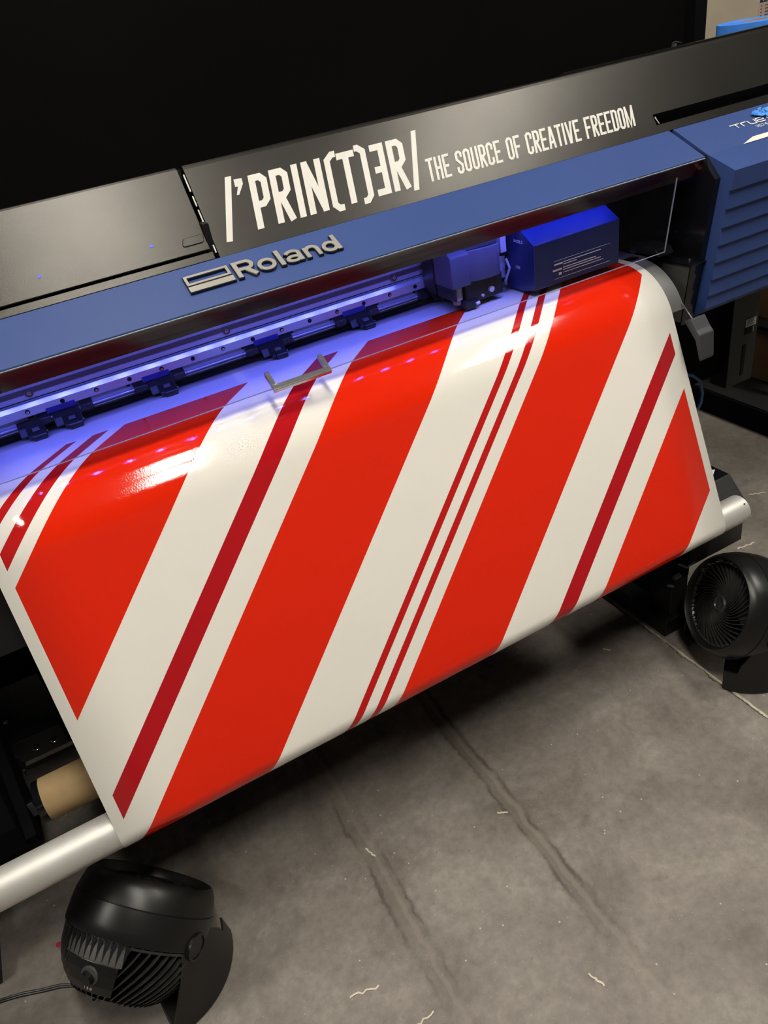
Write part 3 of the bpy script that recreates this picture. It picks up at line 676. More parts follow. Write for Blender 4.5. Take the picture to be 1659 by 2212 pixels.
# violet LED strip
bm = bmesh.new(); box(bm, XL+.05, 1.12, 1.203, 1.221, 1.128, 1.133); ls = link('led_strip', bm, M['fixture'], P, 'white strip of violet lights')
LEDX = [-.56+.0615*i for i in range(28)]
for x in LEDX:
    bm = bmesh.new(); box(bm, x-.005, x+.005, 1.2075, 1.2165, 1.1262, 1.1280); link('led', bm, M['led_emit'], ls, 'glowing violet light')
    ld = bpy.data.lights.new('led_light', 'AREA'); ld.shape = 'RECTANGLE'; ld.size = .010; ld.size_y = .009; ld.color = (.12,.145,1.0); ld.energy = .125
    lo = bpy.data.objects.new('led_light', ld); COL.objects.link(lo); lo.location = (x, 1.212, 1.1258); lo.rotation_euler = (R_(32), 0, 0); ld.spread = R_(108)

# clear front cover
cv0, cv1 = (1.1605,1.112), (1.1835,.9635)
bm = bmesh.new(); prism(bm, [cv0, cv1, (cv1[0]+.0028,cv1[1]), (cv0[0]+.0028,cv0[1])], XL, 1.2205)
fc = link('front_cover', bm, M['acrylic'], P, 'clear acrylic front cover')
bm = bmesh.new(); box(bm, XL, 1.2213, cv1[0]-.0001, cv1[0]+.0029, cv1[1]-.0007, cv1[1])
prism(bm, [cv0, cv1, (cv1[0]+.0028,cv1[1]), (cv0[0]+.0028,cv0[1])], 1.2206, 1.2216)
link('cover_edge', bm, M['acrylic_edge'], fc, 'bright cut edge of the clear cover')
# chrome handle
bm = bmesh.new()
prism(bm, [(1.1400,.9790),(1.1500,.9850),(1.1545,.9775),(1.1445,.9715)], .3055, .4145)
for x in (.3055, .4055):
    prism(bm, [(1.1445,.9800),(1.1500,.9850),(1.1745,.9990),(1.1790,.9990),(1.1800,.9905),(1.1545,.9775)], x, x+.0090)
link('handle', bm, M['chrome'], fc, 'chrome bar handle', bevel=.0014, seg=3)

# stand
bm = bmesh.new(); box(bm, XL+.1, -.268, 1.30, 1.36, .325, .382); box(bm, -.268, 1.10, 1.34, 1.40, .30, .36)
cb = link('cross_bar', bm, M['black'], P, bevel=.002)
for x, z in ((-.325,.352),(-.290,.352)):
    bm = bmesh.new(); cyl(bm, (x,1.2985,z),(x,1.3002,z),.0068,18); h = link('bar_hole', bm, M['hole'], cb)
    bm = bmesh.new(); tube(bm, [(x+.0068*math.cos(R_(a)),1.2982,z+.0068*math.sin(R_(a))) for a in range(190,351,20)], .0006, 6); link('hole_rim', bm, M['screw'], h)
bm = bmesh.new(); box(bm, XL+.1, -.262, 1.33, 1.36, .383, .50); link('rear_plate', bm, M['black'], P)
bm = bmesh.new(); cyl(bm, (-.354,1.3295,.427),(-.354,1.322,.427),.006,14); cyl(bm, (-.354,1.322,.427),(-.354,1.318,.4235),.0035,10); link('plate_bolt', bm, M['screw'], P, smooth=True)
bm = bmesh.new(); box(bm, 1.715, 1.82, 1.40, 1.46, .40, .80)
sp_ = link('stand_panel', bm, M['black'], P, 'black leg panel under the right end', bevel=.002)
bm = bmesh.new(); box(bm, 1.768, 1.780, 1.3985, 1.4002, .425, .52); link('panel_slot', bm, M['hole'], sp_)
bm = bmesh.new(); box(bm, 1.770, 1.796, 1.3985, 1.4002, .552, .571); link('panel_notch', bm, M['hole'], sp_)
bm = bmesh.new(); cyl(bm, (1.799,1.3965,.556),(1.799,1.3965,.571),.0012,8); link('notch_pin', bm, M['screw'], sp_)
bm = bmesh.new(); box(bm, 1.770, 1.8105, 1.3988, 1.4002, .5735, .5955); stk = link('rating_label', bm, M['sticker'], sp_, 'small white rating sticker')
bm = bmesh.new()
for i in range(5): box(bm, 1.773, 1.807-(.006 if i%2 else 0), 1.3983, 1.3989, .5765+.0038*i, .5780+.0038*i)
link('label_text', bm, M['ink'], stk)
for x0, x1 in ((.98,1.06),(-.93,-.83)):
    bm = bmesh.new(); box(bm, x0, x1, 1.36, 1.44, .07, .72); link('stand_leg', bm, M['black'], P, bevel=.003)
    bm = bmesh.new(); box(bm, x0-.01, x1+.01, 1.36, 1.72, .03, .09); link('stand_foot', bm, M['black'], P, bevel=.004)
    for y in (1.39,1.68):
        bm = bmesh.new(); cyl(bm, ((x0+x1)/2-.012,y,.016),((x0+x1)/2+.012,y,.016),.016,18); link('caster', bm, M['black_matte'], P)
bm = bmesh.new(); box(bm, 1.30, 1.712, 1.43, 1.60, .44, .80); link('lower_housing', bm, M['black_matte'], P)
bm = bmesh.new(); box(bm, -.90, 1.0, 1.64, 1.66, .03, .70); link('added_shade_panel', bm, M['black_matte'], P)  # added panel: darkens the floor under the printer and blocks the rear lamp
bm = bmesh.new(); box(bm, -.60, 1.30, 1.45, 1.60, .40, .70); link('rear_media_guide', bm, M['black_matte'], P)

# ------------------------------------------------------------------ vinyl sheet
TC = (.953,.408); TR = .0325
def web_profile():
    """(y, z, s) from the back of the platen round to the take-up tube; s=0 at z=.793 on the slope"""
    pts = []; R0 = .14; s_end = -.2384
    for y in (1.385,1.35,1.32,1.29,1.262): pts.append((y,.947, s_end-(y-1.237)))
    for i in range(0, 33):
        a = 90+67.4*i/32
        pts.append((AC[0]+R0*math.cos(R_(a)), AC[1]+R0*math.sin(R_(a)), s_end+R0*R_(67.4)*i/32))
    ye, ze, se = pts[-1]
    ang = R_(157.4); tx, tz = math.cos(ang), math.sin(ang)   # outward normal direction of slope
    rr = TR+.0008
    tyy, tzz = TC[0]+rr*math.cos(ang), TC[1]+rr*math.sin(ang)
    L = math.hypot(tyy-ye, tzz-ze)
    for i in range(1, 13): pts.append((ye+(tyy-ye)*i/12, ze+(tzz-ze)*i/12, se+L*i/12))
    sb_ = se+L
    for i in range(1, 49):
        a = ang + R_(330)*i/48; r2 = rr - .0000*i
        pts.append((TC[0]+r2*math.cos(a), TC[1]+r2*math.sin(a), sb_+rr*R_(330)*i/48))
    return pts
wp = web_profile()
bm = bmesh.new(); uvl = bm.loops.layers.uv.new('sheet')
x0, x1 = -.2001, 1.1715; nx = 12
grid = []
for (y, z, s) in wp:
    grid.append([bm.verts.new((x0+(x1-x0)*i/nx, y, z)) for i in range(nx+1)])
for j in range(len(wp)-1):
    for i in range(nx):
        f = bm.faces.new((grid[j][i], grid[j][i+1], grid[j+1][i+1], grid[j+1][i]))
        xs = (x0+(x1-x0)*i/nx, x0+(x1-x0)*(i+1)/nx)
        for lp, (u, v) in zip(f.loops, ((xs[0],wp[j][2]),(xs[1],wp[j][2]),(xs[1],wp[j+1][2]),(xs[0],wp[j+1][2]))): lp[uvl].uv = (u, v)
vn = link('printed_vinyl_sheet', bm, M['vinyl'], recalc=False, smooth='plain')
for p in vn.data.polygons: p.use_smooth = True
sd = vn.modifiers.new('thickness', 'SOLIDIFY'); sd.thickness = .0006; sd.offset = -1 
tag(vn, 'glossy white vinyl printed with diagonal red stripes, hanging from printer to metal tube', 'vinyl print')

# ------------------------------------------------------------------ take-up tube and unit
bm = bmesh.new(); hollow(bm, (-1.0,*TC), (1.252,*TC), TR, TR-.004, 64)
tb_ = link('take_up_tube', bm, M['tube'], smooth=True)
tag(tb_, 'long brushed aluminium tube across the front, winding up the striped vinyl', 'metal tube')
bm = bmesh.new(); cyl(bm, (1.242, TC[0]-.020, TC[1]+.0262),(1.242, TC[0]-.0208, TC[1]+.0272), .0018, 10); link('tube_hole', bm, M['hole'], tb_)
T = empty('take_up_unit', (1.2,1.05,0), 'black angular drive box beside the right end of the metal tube', 'take-up unit')
bm = bmesh.new(); prism(bm, [(1.105,.4286),(1.0444,.4286),(.994,.3796),(.991,.2625),(1.12,.2625),(1.12,.41)], 1.13, 1.325)
ub = link('drive_box', bm, M['charcoal'], T, bevel=.0015)
bm = bmesh.new(); box(bm, 1.14, 1.322, 1.047, 1.103, .4287, .4292); lb = link('top_label', bm, M['black_gloss'], ub, 'black label with white diagram')
bm = bmesh.new()
fT = lambda x, v, h: (x, 1.1-v, .4292+h)
ribbon(bm, [(1.262,.012),(1.262,.003),(1.272,-.001+.004),(1.276,.010)], .004, fT, .0001, .0004)
ribbon(bm, [(1.284,.006),(1.310,.020),(1.278,.041)], .0050, fT, .0001, .0004)
ribbon(bm, [(1.300,.024),(1.276,.037)], .0014, fT, .0001, .0004)
ribbon(bm, [(1.252,.034),(1.272,.034)], .003, fT, .0001, .0004)
for k in range(3): ribbon(bm, [(1.258,.038+.003*k),(1.270,.038+.003*k)], .001, fT, .0001, .0004)
link('label_diagram', bm, M['letters'], lb)
dd = Vector((.994-1.0444, .3796-.4286)).normalized(); dn = Vector((dd.y, -dd.x)); dn = dn if dn.x < 0 else -dn
def fU(x, v, h): q = Vector((1.0444,.4286))+dd*v+dn*h; return (x, q.x, q.y)
bm = bmesh.new()
for a, c in (((1.315,.004),(1.315,.030)),((1.315,.030),(1.14,.030))): ribbon(bm, [a, c], .0008, fU, .0002, .0005)
link('panel_seam', bm, M['lever'], ub)
bm = bmesh.new(); box(bm, 1.17, 1.225, 1.055, 1.115, .05, .27); link('unit_leg', bm, M['charcoal'], T, bevel=.002)
bm = bmesh.new(); box(bm, 1.14, 1.235, 1.04, 1.30, 0, .05); link('unit_base', bm, M['black'], T, bevel=.003)
bm = bmesh.new(); box(bm, 1.03, 1.15, .99, 1.07, .24, .33); box(bm, 1.10, 1.13, .988, 1.06, .33, .42); link('tube_holder', bm, M['black_matte'], T)
bm = bmesh.new(); tube(bm, [(1.105,.985,.300),(1.125,.975,.285),(1.150,.975,.290)], .003, 8); box(bm, 1.09, 1.11, .975, .985, .262, .27); tube(bm, [(1.07,.98,.255),(1.085,.975,.247)], .003, 8); link('release_lever', bm, M['lever'], T)

# media core on its holder
KC = (1.151,.352)
bm = bmesh.new(); hollow(bm, (-.321,*KC), (.95,*KC), .0415, .038, 56)
core = link('cardboard_core', bm, M['kraft'], smooth=True); tag(core, 'brown cardboard core tube behind the metal tube at lower left', 'cardboard tube')
U = empty('core_holder', (-.40,1.15,0), 'black bracket with round knob holding the left end of the cardboard core', 'bracket')
bm = bmesh.new(); hollow(bm, (-.334,*KC), (-.3215,*KC), .040, .012, 40); cyl(bm, (-.36,*KC), (-.334,*KC), .011, 20); link('core_flange', bm, M['black_gloss'], U, smooth=True)
bm = bmesh.new(); box(bm, -.350,-.340,1.1365,1.1385,.338,.372); link('flange_clip', bm, M['lever'], U)
bm = bmesh.new(); prism(bm, [(1.30,.49),(1.26,.50),(1.10,.33),(1.12,.29),(1.18,.30)], -.372, -.352); link('swing_arm', bm, M['black_matte'], U, bevel=.002)
bm = bmesh.new(); prism(bm, [(1.26,.47),(1.16,.48),(1.11,.36),(1.11,.30),(1.22,.29)], -.56, -.374); link('holder_box', bm, M['black_matte'], U, bevel=.003)
bm = bmesh.new()
n = 8; pts = []
for i in range(48):
    a = 2*PI*i/48; r = .021+.0022*math.cos(n*a); pts.append((-.372+r*math.cos(a), .352+.0+r*math.sin(a)))
vsA = [bm.verts.new((p[0],1.252,p[1]+.0)) for p in pts]; vsB = [bm.verts.new((p[0],1.272,p[1])) for p in pts]
bm.faces.new(vsA[::-1]); bm.faces.new(vsB)
for i in range(48): bm.faces.new((vsA[i],vsA[(i+1)%48],vsB[(i+1)%48],vsB[i]))
kn = link('clamp_knob', bm, M['black_gloss'], U, bevel=.002)
bm = bmesh.new(); hollow(bm, (-.372,1.246,.352),(-.372,1.2525,.352),.012,.0075,24); link('knob_ring', bm, M['screw'], kn)
bm = bmesh.new(); box(bm,-.62,-.575,1.12,1.18,.05,.31); box(bm,-.66,-.552,1.10,1.40,.0,.05); link('holder_leg', bm, M['black'], U)

# blue air hose
bm = bmesh.new(); tube(bm, [(1.55,1.42,.50),(1.585,1.41,.485),(1.606,1.40,.463),(1.619,1.40,.42),(1.616,1.40,.391),(1.600,1.40,.366),(1.575,1.40,.33),(1.55,1.41,.29)], .0045, 10)
tag(link('air_hose', bm, M['blue_hose'], smooth=True), 'thin blue hose hanging under the right end of the printer', 'hose')

# masking tape roll on the printer top
TPc = Vector((1.815,1.51,1.317))
bm = bmesh.new(); hollow(bm, (1.815,1.50,1.2855), (1.815,1.50,1.3215), .092, .038, 72)
tr_ = link('masking_tape_roll', bm, M['masking'], smooth=True); tag(tr_, 'roll of bright blue masking tape lying on top of the printer', 'tape roll')
bm = bmesh.new(); hollow(bm, (1.815,1.50,1.2855), (1.815,1.50,1.3215), .0378, .034, 48); link('tape_core', bm, M['kraft'], tr_)
# strip of tape stuck on the end cover
bm = bmesh.new(); uv_pts = []
nu, nv = 26, 8; gr = []
for i in range(nu+1):
    row = []
    for j in range(nv+1):
        x = 1.497+.125*i/nu + .004*math.sin(j*1.9)*(1 if i == 0 else 0); tt = j/nv
        lo = .0255 - .007*min(1, i/4); hi = .0300+.0165*min(1, i/3.5)
        v = lo+(hi-lo)*tt - .0040*i/nu
        crumple = (.0035*math.sin(i*1.7+j*.9)*math.cos(j*1.3+i*.4)+.003) * (1.2 if i < 9 else .25)
        row.append(bm.verts.new(fB(x, v, .0012+abs(crumple))))
    gr.append(row)
for i in range(nu):
    for j in range(nv): bm.faces.new((gr[i][j], gr[i+1][j], gr[i+1][j+1], gr[i][j+1]))
ts_ = link('tape_strip', bm, M['masking_light'], recalc=False); md = ts_.modifiers.new('s','SOLIDIFY'); md.thickness=.0004
tag(ts_, 'crumpled strip of blue tape with handwritten digits stuck above the silver model lettering', 'tape strip')
bm = bmesh.new()
for pts in ([(1.5115,.0230),(1.5165,.0215),(1.5195,.0250),(1.5150,.0285),(1.5205,.0300),(1.5200,.0350),(1.5130,.0370)],
            [(1.5330,.0235),(1.5270,.0225),(1.5265,.0270),(1.5340,.0320),(1.5330,.0370),(1.5275,.0365),(1.5290,.0310),(1.5345,.0270),(1.5325,.0230)]):
    ribbon(bm, pts, .0010, fB, .0066, .0070)
link('handwriting', bm, M['ink'], ts_, 'black marker digits')

# ------------------------------------------------------------------ fans
def revolve(bm, prof, Mx, n=64, a0=0, a1=360, close=False):
    """prof: (axial, radius) about local +Y axis"""
    full = abs(a1-a0) >= 359.9; m = n if full else n+1; rings = []
    for (a, r) in prof:
        rings.append([bm.verts.new(Mx @ Vector((r*math.cos(R_(a0+(a1-a0)*k/n)), a, r*math.sin(R_(a0+(a1-a0)*k/n))))) for k in range(m)])
    rr = rings + ([rings[0]] if close else [])
    for p, q in zip(rr, rr[1:]):
        for k in range(n):
            k2 = (k+1) % m if full else k+1
            bm.faces.new((p[k], p[k2], q[k2], q[k]))
    if not full and close:
        bm.faces.new([r[0] for r in rings]); bm.faces.new([r[-1] for r in rings][::-1])
    return rings
def fan(loc, heading, elev, label, cord_pts=None):
    F = empty('desk_fan', loc, label, 'fan', rotz=math.atan2(heading[1], heading[0])-PI/2)
    Mx = Matrix.Translation((0,0,.155)) @ Matrix.Rotation(R_(elev), 4, 'X')
    bm = bmesh.new()
    revolve(bm, [(.048,.1000),(.070,.1035),(.084,.1065),(.0875,.1085),(.0875,.1105),(.083,.1155),(.074,.1205),(.060,.1250),(.0455,.1278),
                 (.0448,.1268),(.0440,.1268),(.0432,.1290),(.030,.1302),(.010,.1306),(-.007,.1300),(-.010,.1285),(-.010,.1240),(.020,.118),(.048,.108)], Mx, 88, close=True)
    hd = link('shroud', bm, M['fan_black'], F, 'rounded glossy black shroud', smooth=True)
    # bowl grille at the back: swept ribs
    def bowl(a):   # radius of the bowl at axial a (-.01 .. -.122)
        u = (-.010-a)/.112; return .126*math.sqrt(max(0., 1-(u*.93)**2.3))
    bm = bmesh.new()
    nr = 46
    for k in range(nr):
        ph = 2*PI*k/nr
        L1, L2 = [], []
        for i in range(9):
            a = -.010-.100*i/8; r = bowl(a); th = ph + .55*(i/8)**1.3
            for rad, lst in ((r, L1), (r-.009, L2)):
                lst.append([bm.verts.new(Mx @ Vector((rad*math.cos(th+s*.0011/max(r,.03)), a, rad*math.sin(th+s*.0011/max(r,.03))))) for s in (-1, 1)])
        for i in range(8):
            bm.faces.new((L1[i][0],L1[i][1],L1[i+1][1],L1[i+1][0])); bm.faces.new((L2[i][0],L2[i+1][0],L2[i+1][1],L2[i][1]))
            bm.faces.new((L1[i][0],L1[i+1][0],L2[i+1][0],L2[i][0])); bm.faces.new((L1[i][1],L2[i][1],L2[i+1][1],L1[i+1][1]))
    revolve(bm, [(-.104,bowl(-.104)+.001),(-.110,.044),(-.118,.030),(-.121,.001)], Mx, 40)
    revolve(bm, [(-.012,.1265),(-.012,.118),(-.016,.118),(-.016,.1262)], Mx, 64, close=True)
    link('rear_grille', bm, M['fan_grille'], F, 'ribbed rear grille')
    bm = bmesh.new()   # dark inner housing
    revolve(bm, [(.030,.001),(.034,.095),(.010,.112),(-.012,.112),(-.050,.098),(-.085,.066),(-.106,.036),(-.112,.001)], Mx, 48)
    link('motor_housing', bm, M['black_matte'], F, smooth=True)
    # propeller
    bm = bmesh.new()
    for k in range(3):
        ph = 2*PI*k/3; pr_ = []
        for i in range(7):
            r = .02+.064*i/6
            row = []
            for j in range(6):
                th = ph + (.15+1.0*j/5)*(.9+.25*i/6); a = .036+.010*(j/5)*(1) 
                row.append(bm.verts.new(Mx @ Vector((r*math.cos(th), a, r*math.sin(th)))))
            pr_.append(row)
        for i in range(6):
            for j in range(5): bm.faces.new((pr_[i][j],pr_[i+1][j],pr_[i+1][j+1],pr_[i][j+1]))
    pb = link('propeller', bm, M['fan_grille'], F, recalc=False); mm = pb.modifiers.new('s','SOLIDIFY'); mm.thickness=.0015
    # front grille: spiral vanes
    bm = bmesh.new(); nv_ = 38
    for k in range(nv_):
        ph = 2*PI*k/nv_; A_ = []
        for i in range(13):
            u = i/12; r = .021+.080*u; th = ph + 1.15*(1-u)**1.6; a = .0745-.004*u+.0035*math.sin(u*PI)
            w = .0011/r
            A_.append([bm.verts.new(Mx @ Vector((r*math.cos(th+s), a-dz, r*math.sin(th+s)))) for dz in (0,.0105) for s in (-w, w)])
        for i in range(12):
            p, q = A_[i], A_[i+1]
            for a, c in ((0,1),(1,3),(3,2),(2,0)): bm.faces.new((p[a],p[c],q[c],q[a]))
    revolve(bm, [(.0745,.001),(.0755,.013),(.0775,.0145),(.0775,.017),(.074,.021),(.064,.022),(.062,.001)], Mx, 40)
    ribbon(bm, [(-.010,-.012),(.010,.012)], .003, lambda x, v, h: Mx @ Vector((x, .0750+h, v)), .0, .0025)
    revolve(bm, [(.066,.1000),(.070,.1030),(.066,.1050),(.060,.1010)], Mx, 72, close=True)
    # short outer teeth
    for k in range(60):
        ph = 2*PI*k/60
        vsx = box(bm, .096, .1050, .0660, .0710, -.0006, .0006)
        bmesh.ops.transform(bm, matrix=Mx @ Matrix.Rotation(-ph, 4, 'Y'), verts=vsx)
    link('front_grille', bm, M['fan_grille'], F, 'spiral front grille')
    # control panel on the upper back with knob and fins
    bm = bmesh.new()
    pa = [(-.046, bowl(-.046)+.0030),(-.062,bowl(-.062)+.0040),(-.082,bowl(-.082)+.0045),(-.096,bowl(-.096)+.0035),(-.098,bowl(-.098)-.006),(-.046,bowl(-.046)-.006)]
    revolve(bm, pa, Mx, 18, 60, 108, close=True)
    cpn = link('control_panel', bm, M['fan_black'], F, bevel=.0012)
    bm = bmesh.new()
    for k in range(11):
        th = 60+48*k/10*1.15-2; 
        tri = []
        for rad in (bowl(-.012)+.0015, bowl(-.012)-.010):
            pass
        r0 = bowl(-.014)+.0022; r1 = bowl(-.046)+.0026
        w0, w1 = 2.0, .25
        q = [Vector((r0*math.cos(R_(th-w0)), -.0125, r0*math.sin(R_(th-w0)))), Vector((r0*math.cos(R_(th+w0)), -.012, r0*math.sin(R_(th+w0)))), Vector((r1*math.cos(R_(th)), -.045, r1*math.sin(R_(th))))]
        top = [bm.verts.new(Mx @ p) for p in q]; bot = [bm.verts.new(Mx @ (p*.965)) for p in q]
        bm.faces.new(top); bm.faces.new(bot[::-1])
        for i in range(3): bm.faces.new((top[i],bot[i],bot[(i+1)%3],top[(i+1)%3]))
    fins_dark = bm
    bm2 = bmesh.new()
    revolve(bm2, [(-.010,bowl(-.012)-.003),(-.028,bowl(-.028)+.0003),(-.046,bowl(-.046)+.0015),(-.0465,bowl(-.046)-.004),(-.010,bowl(-.012)-.010)], Mx, 24, 58, 112, close=True)
    fp = link('fin_plate', bm2, M['fan_fin'], cpn, 'paler strip with pointed fins', smooth=True)
    link('fin_gap', fins_dark, M['hole'], cpn)
    th = R_(82); rk = bowl(-.070)+.004; cdir = Vector((math.cos(th), -.55, math.sin(th))).normalized(); base = Vector((rk*math.cos(th), -.068, rk*math.sin(th)))
    bm = bmesh.new(); tube(bm, [Mx @ (base-cdir*.004), Mx @ (base+cdir*.002)], .0165, 28); link('dial_plate', bm, M['fan_fin'], cpn, bevel=.001)
    bm = bmesh.new()
    side_v = cdir.cross(Vector((0,1,0))).normalized(); upv = side_v.cross(cdir)
    ov = [(.0125*math.cos(2*PI*i/20), .0070*math.sin(2*PI*i/20)) for i in range(20)]
    ang = R_(35)
    rows = []
    for hh, sc_ in ((0.,1.),(.010,.92)):
        rows.append([bm.verts.new(Mx @ (base+cdir*(.002+hh)+ (side_v*(p[0]*math.cos(ang)-p[1]*math.sin(ang)) + upv*(p[0]*math.sin(ang)+p[1]*math.cos(ang)))*sc_)) for p in ov])
    bm.faces.new(rows[1]); bm.faces.new(rows[0][::-1])
    for i in range(20): bm.faces.new((rows[0][i],rows[0][(i+1)%20],rows[1][(i+1)%20],rows[1][i]))
    link('speed_knob', bm, M['black_gloss'], cpn, 'oval speed knob', smooth=True)
    bm = bmesh.new()
    for q, kind in ((-.010,0),(-.003,1),(.004,2)):
        c = base - upv*0
        def fk(x, v, h, q=q): 
            p = Vector((0,0,0)); thq = R_(82-q*480); ra = bowl(-.0885)+.0048
            e1 = Vector((-math.sin(thq),0,math.cos(thq))); e2 = Vector((math.cos(thq)*.55,.83,math.sin(thq)*.55))
            return Mx @ (Vector((ra*math.cos(thq),-.0885,ra*math.sin(thq)))+ e1*x + e2*v + Vector((math.cos(thq),-.6,math.sin(thq)))*h)
        if kind == 2: ribbon(bm, ell(0,0,.0017,.0021,0,324,9), .0006, fk, .0002, .0006, True)
        elif kind == 1: ribbon(bm, [(-.001,-.002),(.001,-.002),(.001,.002),(-.001,.002),(-.001,-.002)], .0006, fk, .0002, .0006); ribbon(bm, [(-.001,0),(.001,0)], .0005, fk, .0002, .0006)
        else: ribbon(bm, [(0,-.002),(0,.002)], .0006, fk, .0002, .0006)
    link('dial_marks', bm, M['letters'], cpn)
    # dust on the front lip
    bm = bmesh.new()
    for k in range(60):
        th0 = random.uniform(15,80); r = random.uniform(.099,.1045); a = .074+(r-.099)*1.4
        th1 = th0+random.uniform(-7,7); rr = r+random.uniform(-.003,.003)
        p = [Mx @ Vector((r*math.cos(R_(th0)), a+.001, r*math.sin(R_(th0)))), Mx @ Vector((rr*math.cos(R_((th0+th1)/2)), a+random.uniform(.001,.004), rr*math.sin(R_((th0+th1)/2)))), Mx @ Vector((rr*math.cos(R_(th1)), a+.001, rr*math.sin(R_(th1))))]
        tube(bm, p, .0003, 4, caps=False)
    tag(link('dust_fluff', bm, M['fan_dust'], F, 'grey dust fluff'), kind='stuff')
    # base: low plate with concave front and back, curved arms rising to the pivots
    RB = .138
    bm = bmesh.new(); pl_ = []
    for c0 in (0, 180):
        for i in range(13): th = R_(c0-44+88*i/12); pl_.append((RB*math.cos(th), RB*math.sin(th)))
        p, q = Vector((RB*math.cos(R_(c0+44)), RB*math.sin(R_(c0+44)))), Vector((RB*math.cos(R_(c0+136)), RB*math.sin(R_(c0+136))))
        for i in range(1, 12):
            u = i/12; m_ = p.lerp(q, u); m_ *= 1-.62*math.sin(PI*u); pl_.append((m_.x, m_.y))
    zprism(bm, pl_, 0, .012)
    basep = link('base', bm, M['fan_black'], F, 'low curved base', bevel=.003, seg=3)
    for sx in (1, -1):
        bm = bmesh.new(); n = 44; O_, I_ = [], []
        for k in range(n+1):
            th = -46+92*k/n
            e = max(0., 1-(abs(th)/46)**1.0); top = .012 + .160*min(1, (e*1.32))**.95 if abs(th) > 11 else .172
            if th > 33: top = .058
            O_.append([]); I_.append([])
            for j in range(9):
                z = .006+(top-.006)*j/8; r = RB+.001-.0125*(z/.16)**.8
                for lst, rr in ((O_, r), (I_, r-.004)): lst[-1].append(bm.verts.new((sx*rr*math.cos(R_(th)), rr*math.sin(R_(th)), z)))
        for k in range(n):
            for j in range(8):
                bm.faces.new((O_[k][j],O_[k+1][j],O_[k+1][j+1],O_[k][j+1])); bm.faces.new((I_[k][j],I_[k][j+1],I_[k+1][j+1],I_[k+1][j]))
            bm.faces.new((O_[k][8],O_[k+1][8],I_[k+1][8],I_[k][8])); bm.faces.new((O_[k][0],I_[k][0],I_[k+1][0],O_[k+1][0]))
        for k in (0, n):
            for j in range(8): bm.faces.new((O_[k][j],O_[k][j+1],I_[k][j+1],I_[k][j]))
        link('arm', bm, M['fan_black'], F, smooth=True)
    for s in (-1, 1):
        bm = bmesh.new(); hollow(bm, (s*.124,0,.155), (s*.1345,0,.155), .0235, .0195, 40); cyl(bm, (s*.120,0,.155), (s*.1325,0,.155), .0195, 40)
        link('pivot_cap', bm, M['fan_black'], F, smooth=True)
    if cord_pts:
        bm = bmesh.new(); iv = F.matrix_basis.inverted()
        Fm = Matrix.Translation(loc) @ Matrix.Rotation(F.rotation_euler.z, 4, 'Z'); iv = Fm.inverted()
        for o2 in (0, .0042): tube(bm, [iv @ (Vector(p)+Vector((0,o2,0))) for p in cord_pts], .0024, 8)
        link('power_cord', bm, M['fan_black'], F, smooth=True)
    return F
fan((-.254,.950,0), (.658,.564), 30, 'black fan below the metal tube at lower left, rear grille and control knob showing',
    [(-.80,1.020,.003),(-.66,1.040,.003),(-.558,1.062,.003),(-.519,1.051,.003),(-.481,1.036,.003),(-.446,1.024,.003),(-.413,1.006,.003),(-.387,.995,.006),(-.37,.985,.02),(-.345,.975,.05),(-.325,.955,.078)])
fan((1.240,.893,0), (-.863,.294), 24.3, 'black fan on the floor at the right, spiral front grille facing the vinyl')

# ------------------------------------------------------------------ scraps on the floor
def scrap(x, y, length, ang, label, m='scrap', w=.004, wig=.3):
    bm = bmesh.new(); pts = []; a = ang; px, py = x-length/2*math.cos(ang), y-length/2*math.sin(ang)
    n = 7
    for i in range(n+1):
        pts.append((px, py)); a2 = ang + wig*1.8*math.sin(i*2.3+x*9); px += length/n*math.cos(a2); py += length/n*math.sin(a2)
    ribbon(bm, pts, w, lambda u, v, h: (u, v, .0006+h+.0012*math.sin(u*300)**2), 0., .0006)
    tag(link('vinyl_scrap', bm, M[m]), label, 'scrap', 'curls of trimmed vinyl on the floor')
scrap(.487,.856,.024,-.5,'tiny cream trimming curl at the end of the right dark floor stain',w=.003)
scrap(.198,.933,.032,-1.25,'thin cream trimming curl lying on the left dark floor stain',w=.003)
scrap(.067,.695,.060,-.25,'long cream trimming curl left of the left floor stain, near the bottom',w=.003)
scrap(.432,.493,.034,-1.2,'upright cream curl between the two dark stains near the bottom',w=.0035)
scrap(.134,.598,.055,.05,'cream curl at the very bottom edge beside the left floor stain',w=.003)
scrap(1.844,1.343,.055,-.5,'cream curl on the floor right of the black drive box top',w=.005)
scrap(1.601,1.175,.065,-.15,'cream curl on the floor just above the right fan',w=.005)
scrap(.991,1.094,.022,-.9,'small cream curl under the hanging vinyl left of the pale floor joint',w=.004)
scrap(-.436,1.116,.014,.5,'small red scrap on the floor left of the lower left fan','scrap_red',.006,.8)

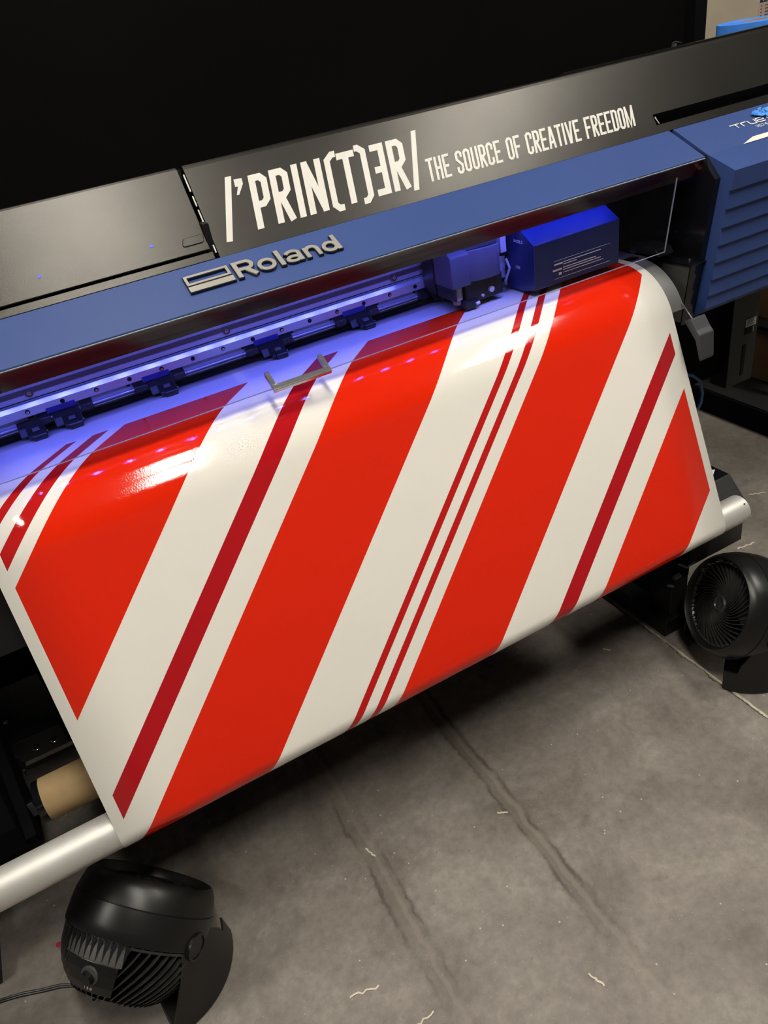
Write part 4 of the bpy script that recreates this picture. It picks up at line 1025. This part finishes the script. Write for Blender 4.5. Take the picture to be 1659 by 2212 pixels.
# ------------------------------------------------------------------ right background: shelf with cartons, notice on the beige wall
S = empty('storage_rack', (2.6,1.8,0), 'black storage rack on the floor behind the right end of the printer', 'shelf')
bm = bmesh.new(); box(bm, 2.16, 3.3, 1.45, 2.22, 0, .088); link('plinth', bm, M['black_matte'], S)
for i, z in enumerate((.10,.34,.58,.82)):
    bm = bmesh.new(); box(bm, 2.30, 3.3, 1.60, 2.22, z-.012, z+.012) if i else box(bm, 2.17, 3.3, 1.46, 2.21, .0885, .092); link('shelf_board', bm, M['charcoal'], S)
for x in (2.30,3.28):
    bm = bmesh.new(); box(bm, x-.02, x+.0, 1.60, 1.64, .092, 1.0); box(bm, x-.02, x+.0, 2.18, 2.22, .092, 1.0); link('upright', bm, M['black'], S)
cx_ = [(2.32,2.60,1.64,2.05,.352,.50,'brown cardboard box with white label on the middle shelf'),(2.62,2.90,1.66,2.05,.352,.53,'plain brown cardboard box beside the labelled one on the rack'),
       (2.32,2.62,1.64,2.05,.592,.74,'brown cardboard box on the upper shelf of the rack'),(2.64,2.95,1.66,2.05,.592,.78,'right-hand brown box on the upper shelf of the rack'),(2.34,2.74,1.66,2.05,.1,.28,'brown box on the lowest shelf of the rack')]
for a, b2, c, d2, e, f, lab in cx_:
    bm = bmesh.new(); box(bm, a, b2, c, d2, e, f); o = link('cardboard_box', bm, M['carton'], bevel=.003); tag(o, lab, 'box', 'cartons on the rack')
    if 'white label' in lab:
        bm = bmesh.new(); box(bm, a+.02, a+.13, c-.001, c+.0005, e+.02, f-.02); lw = link('box_label', bm, M['sticker'], o, 'white shipping label')
        bm = bmesh.new()
        for k in range(3): box(bm, a+.03, a+.11, c-.0015, c-.0005, e+.03+.03*k, e+.04+.03*k)
        link('label_print', bm, M['ink'], lw)
N_ = bmesh.new(); box(N_, 4.17, 4.70, 3.440, 3.4495, 1.02, 1.30)
nt_ = link('wall_notice', N_, M['paper'], None); tag(nt_, 'pinkish printed notice with dark blue heading on the beige wall', 'notice')
bm = bmesh.new(); box(bm, 4.17, 4.70, 3.4385, 3.4402, 1.217, 1.30); link('notice_heading', bm, M['paper_blue'], nt_, 'dark blue heading')
bm = bmesh.new(); box(bm, 4.192, 4.199, 3.4375, 3.4386, 1.222, 1.229); box(bm, 4.22, 4.40, 3.4375, 3.4386, 1.222, 1.228); link('heading_text', bm, M['paper'], nt_)
bm = bmesh.new()
for k in range(10):
    box(bm, 4.215, 4.42-.03*(k%3), 3.4385, 3.4402, 1.199-.0155*k, 1.205-.0155*k); box(bm, 4.180, 4.190, 3.4385, 3.4402, 1.199-.0155*k, 1.205-.0155*k)
tag(link('notice_text', bm, M['paper_line'], nt_), kind='stuff')

scn.world = bpy.data.worlds.new('world'); scn.world.use_nodes = True
bg = scn.world.node_tree.nodes['Background']; bg.inputs['Color'].default_value = (.9,.86,.8,1); bg.inputs['Strength'].default_value = .10

vs = scn.view_settings; vs.view_transform = 'Standard'; vs.look = 'None'; vs.gamma = 1; vs.exposure = 0; vs.use_curve_mapping = False
scn.cycles.use_denoising = True
scn.cycles.max_bounces = 8; scn.cycles.transparent_max_bounces = 12
scn.cycles.sample_clamp_indirect = 4
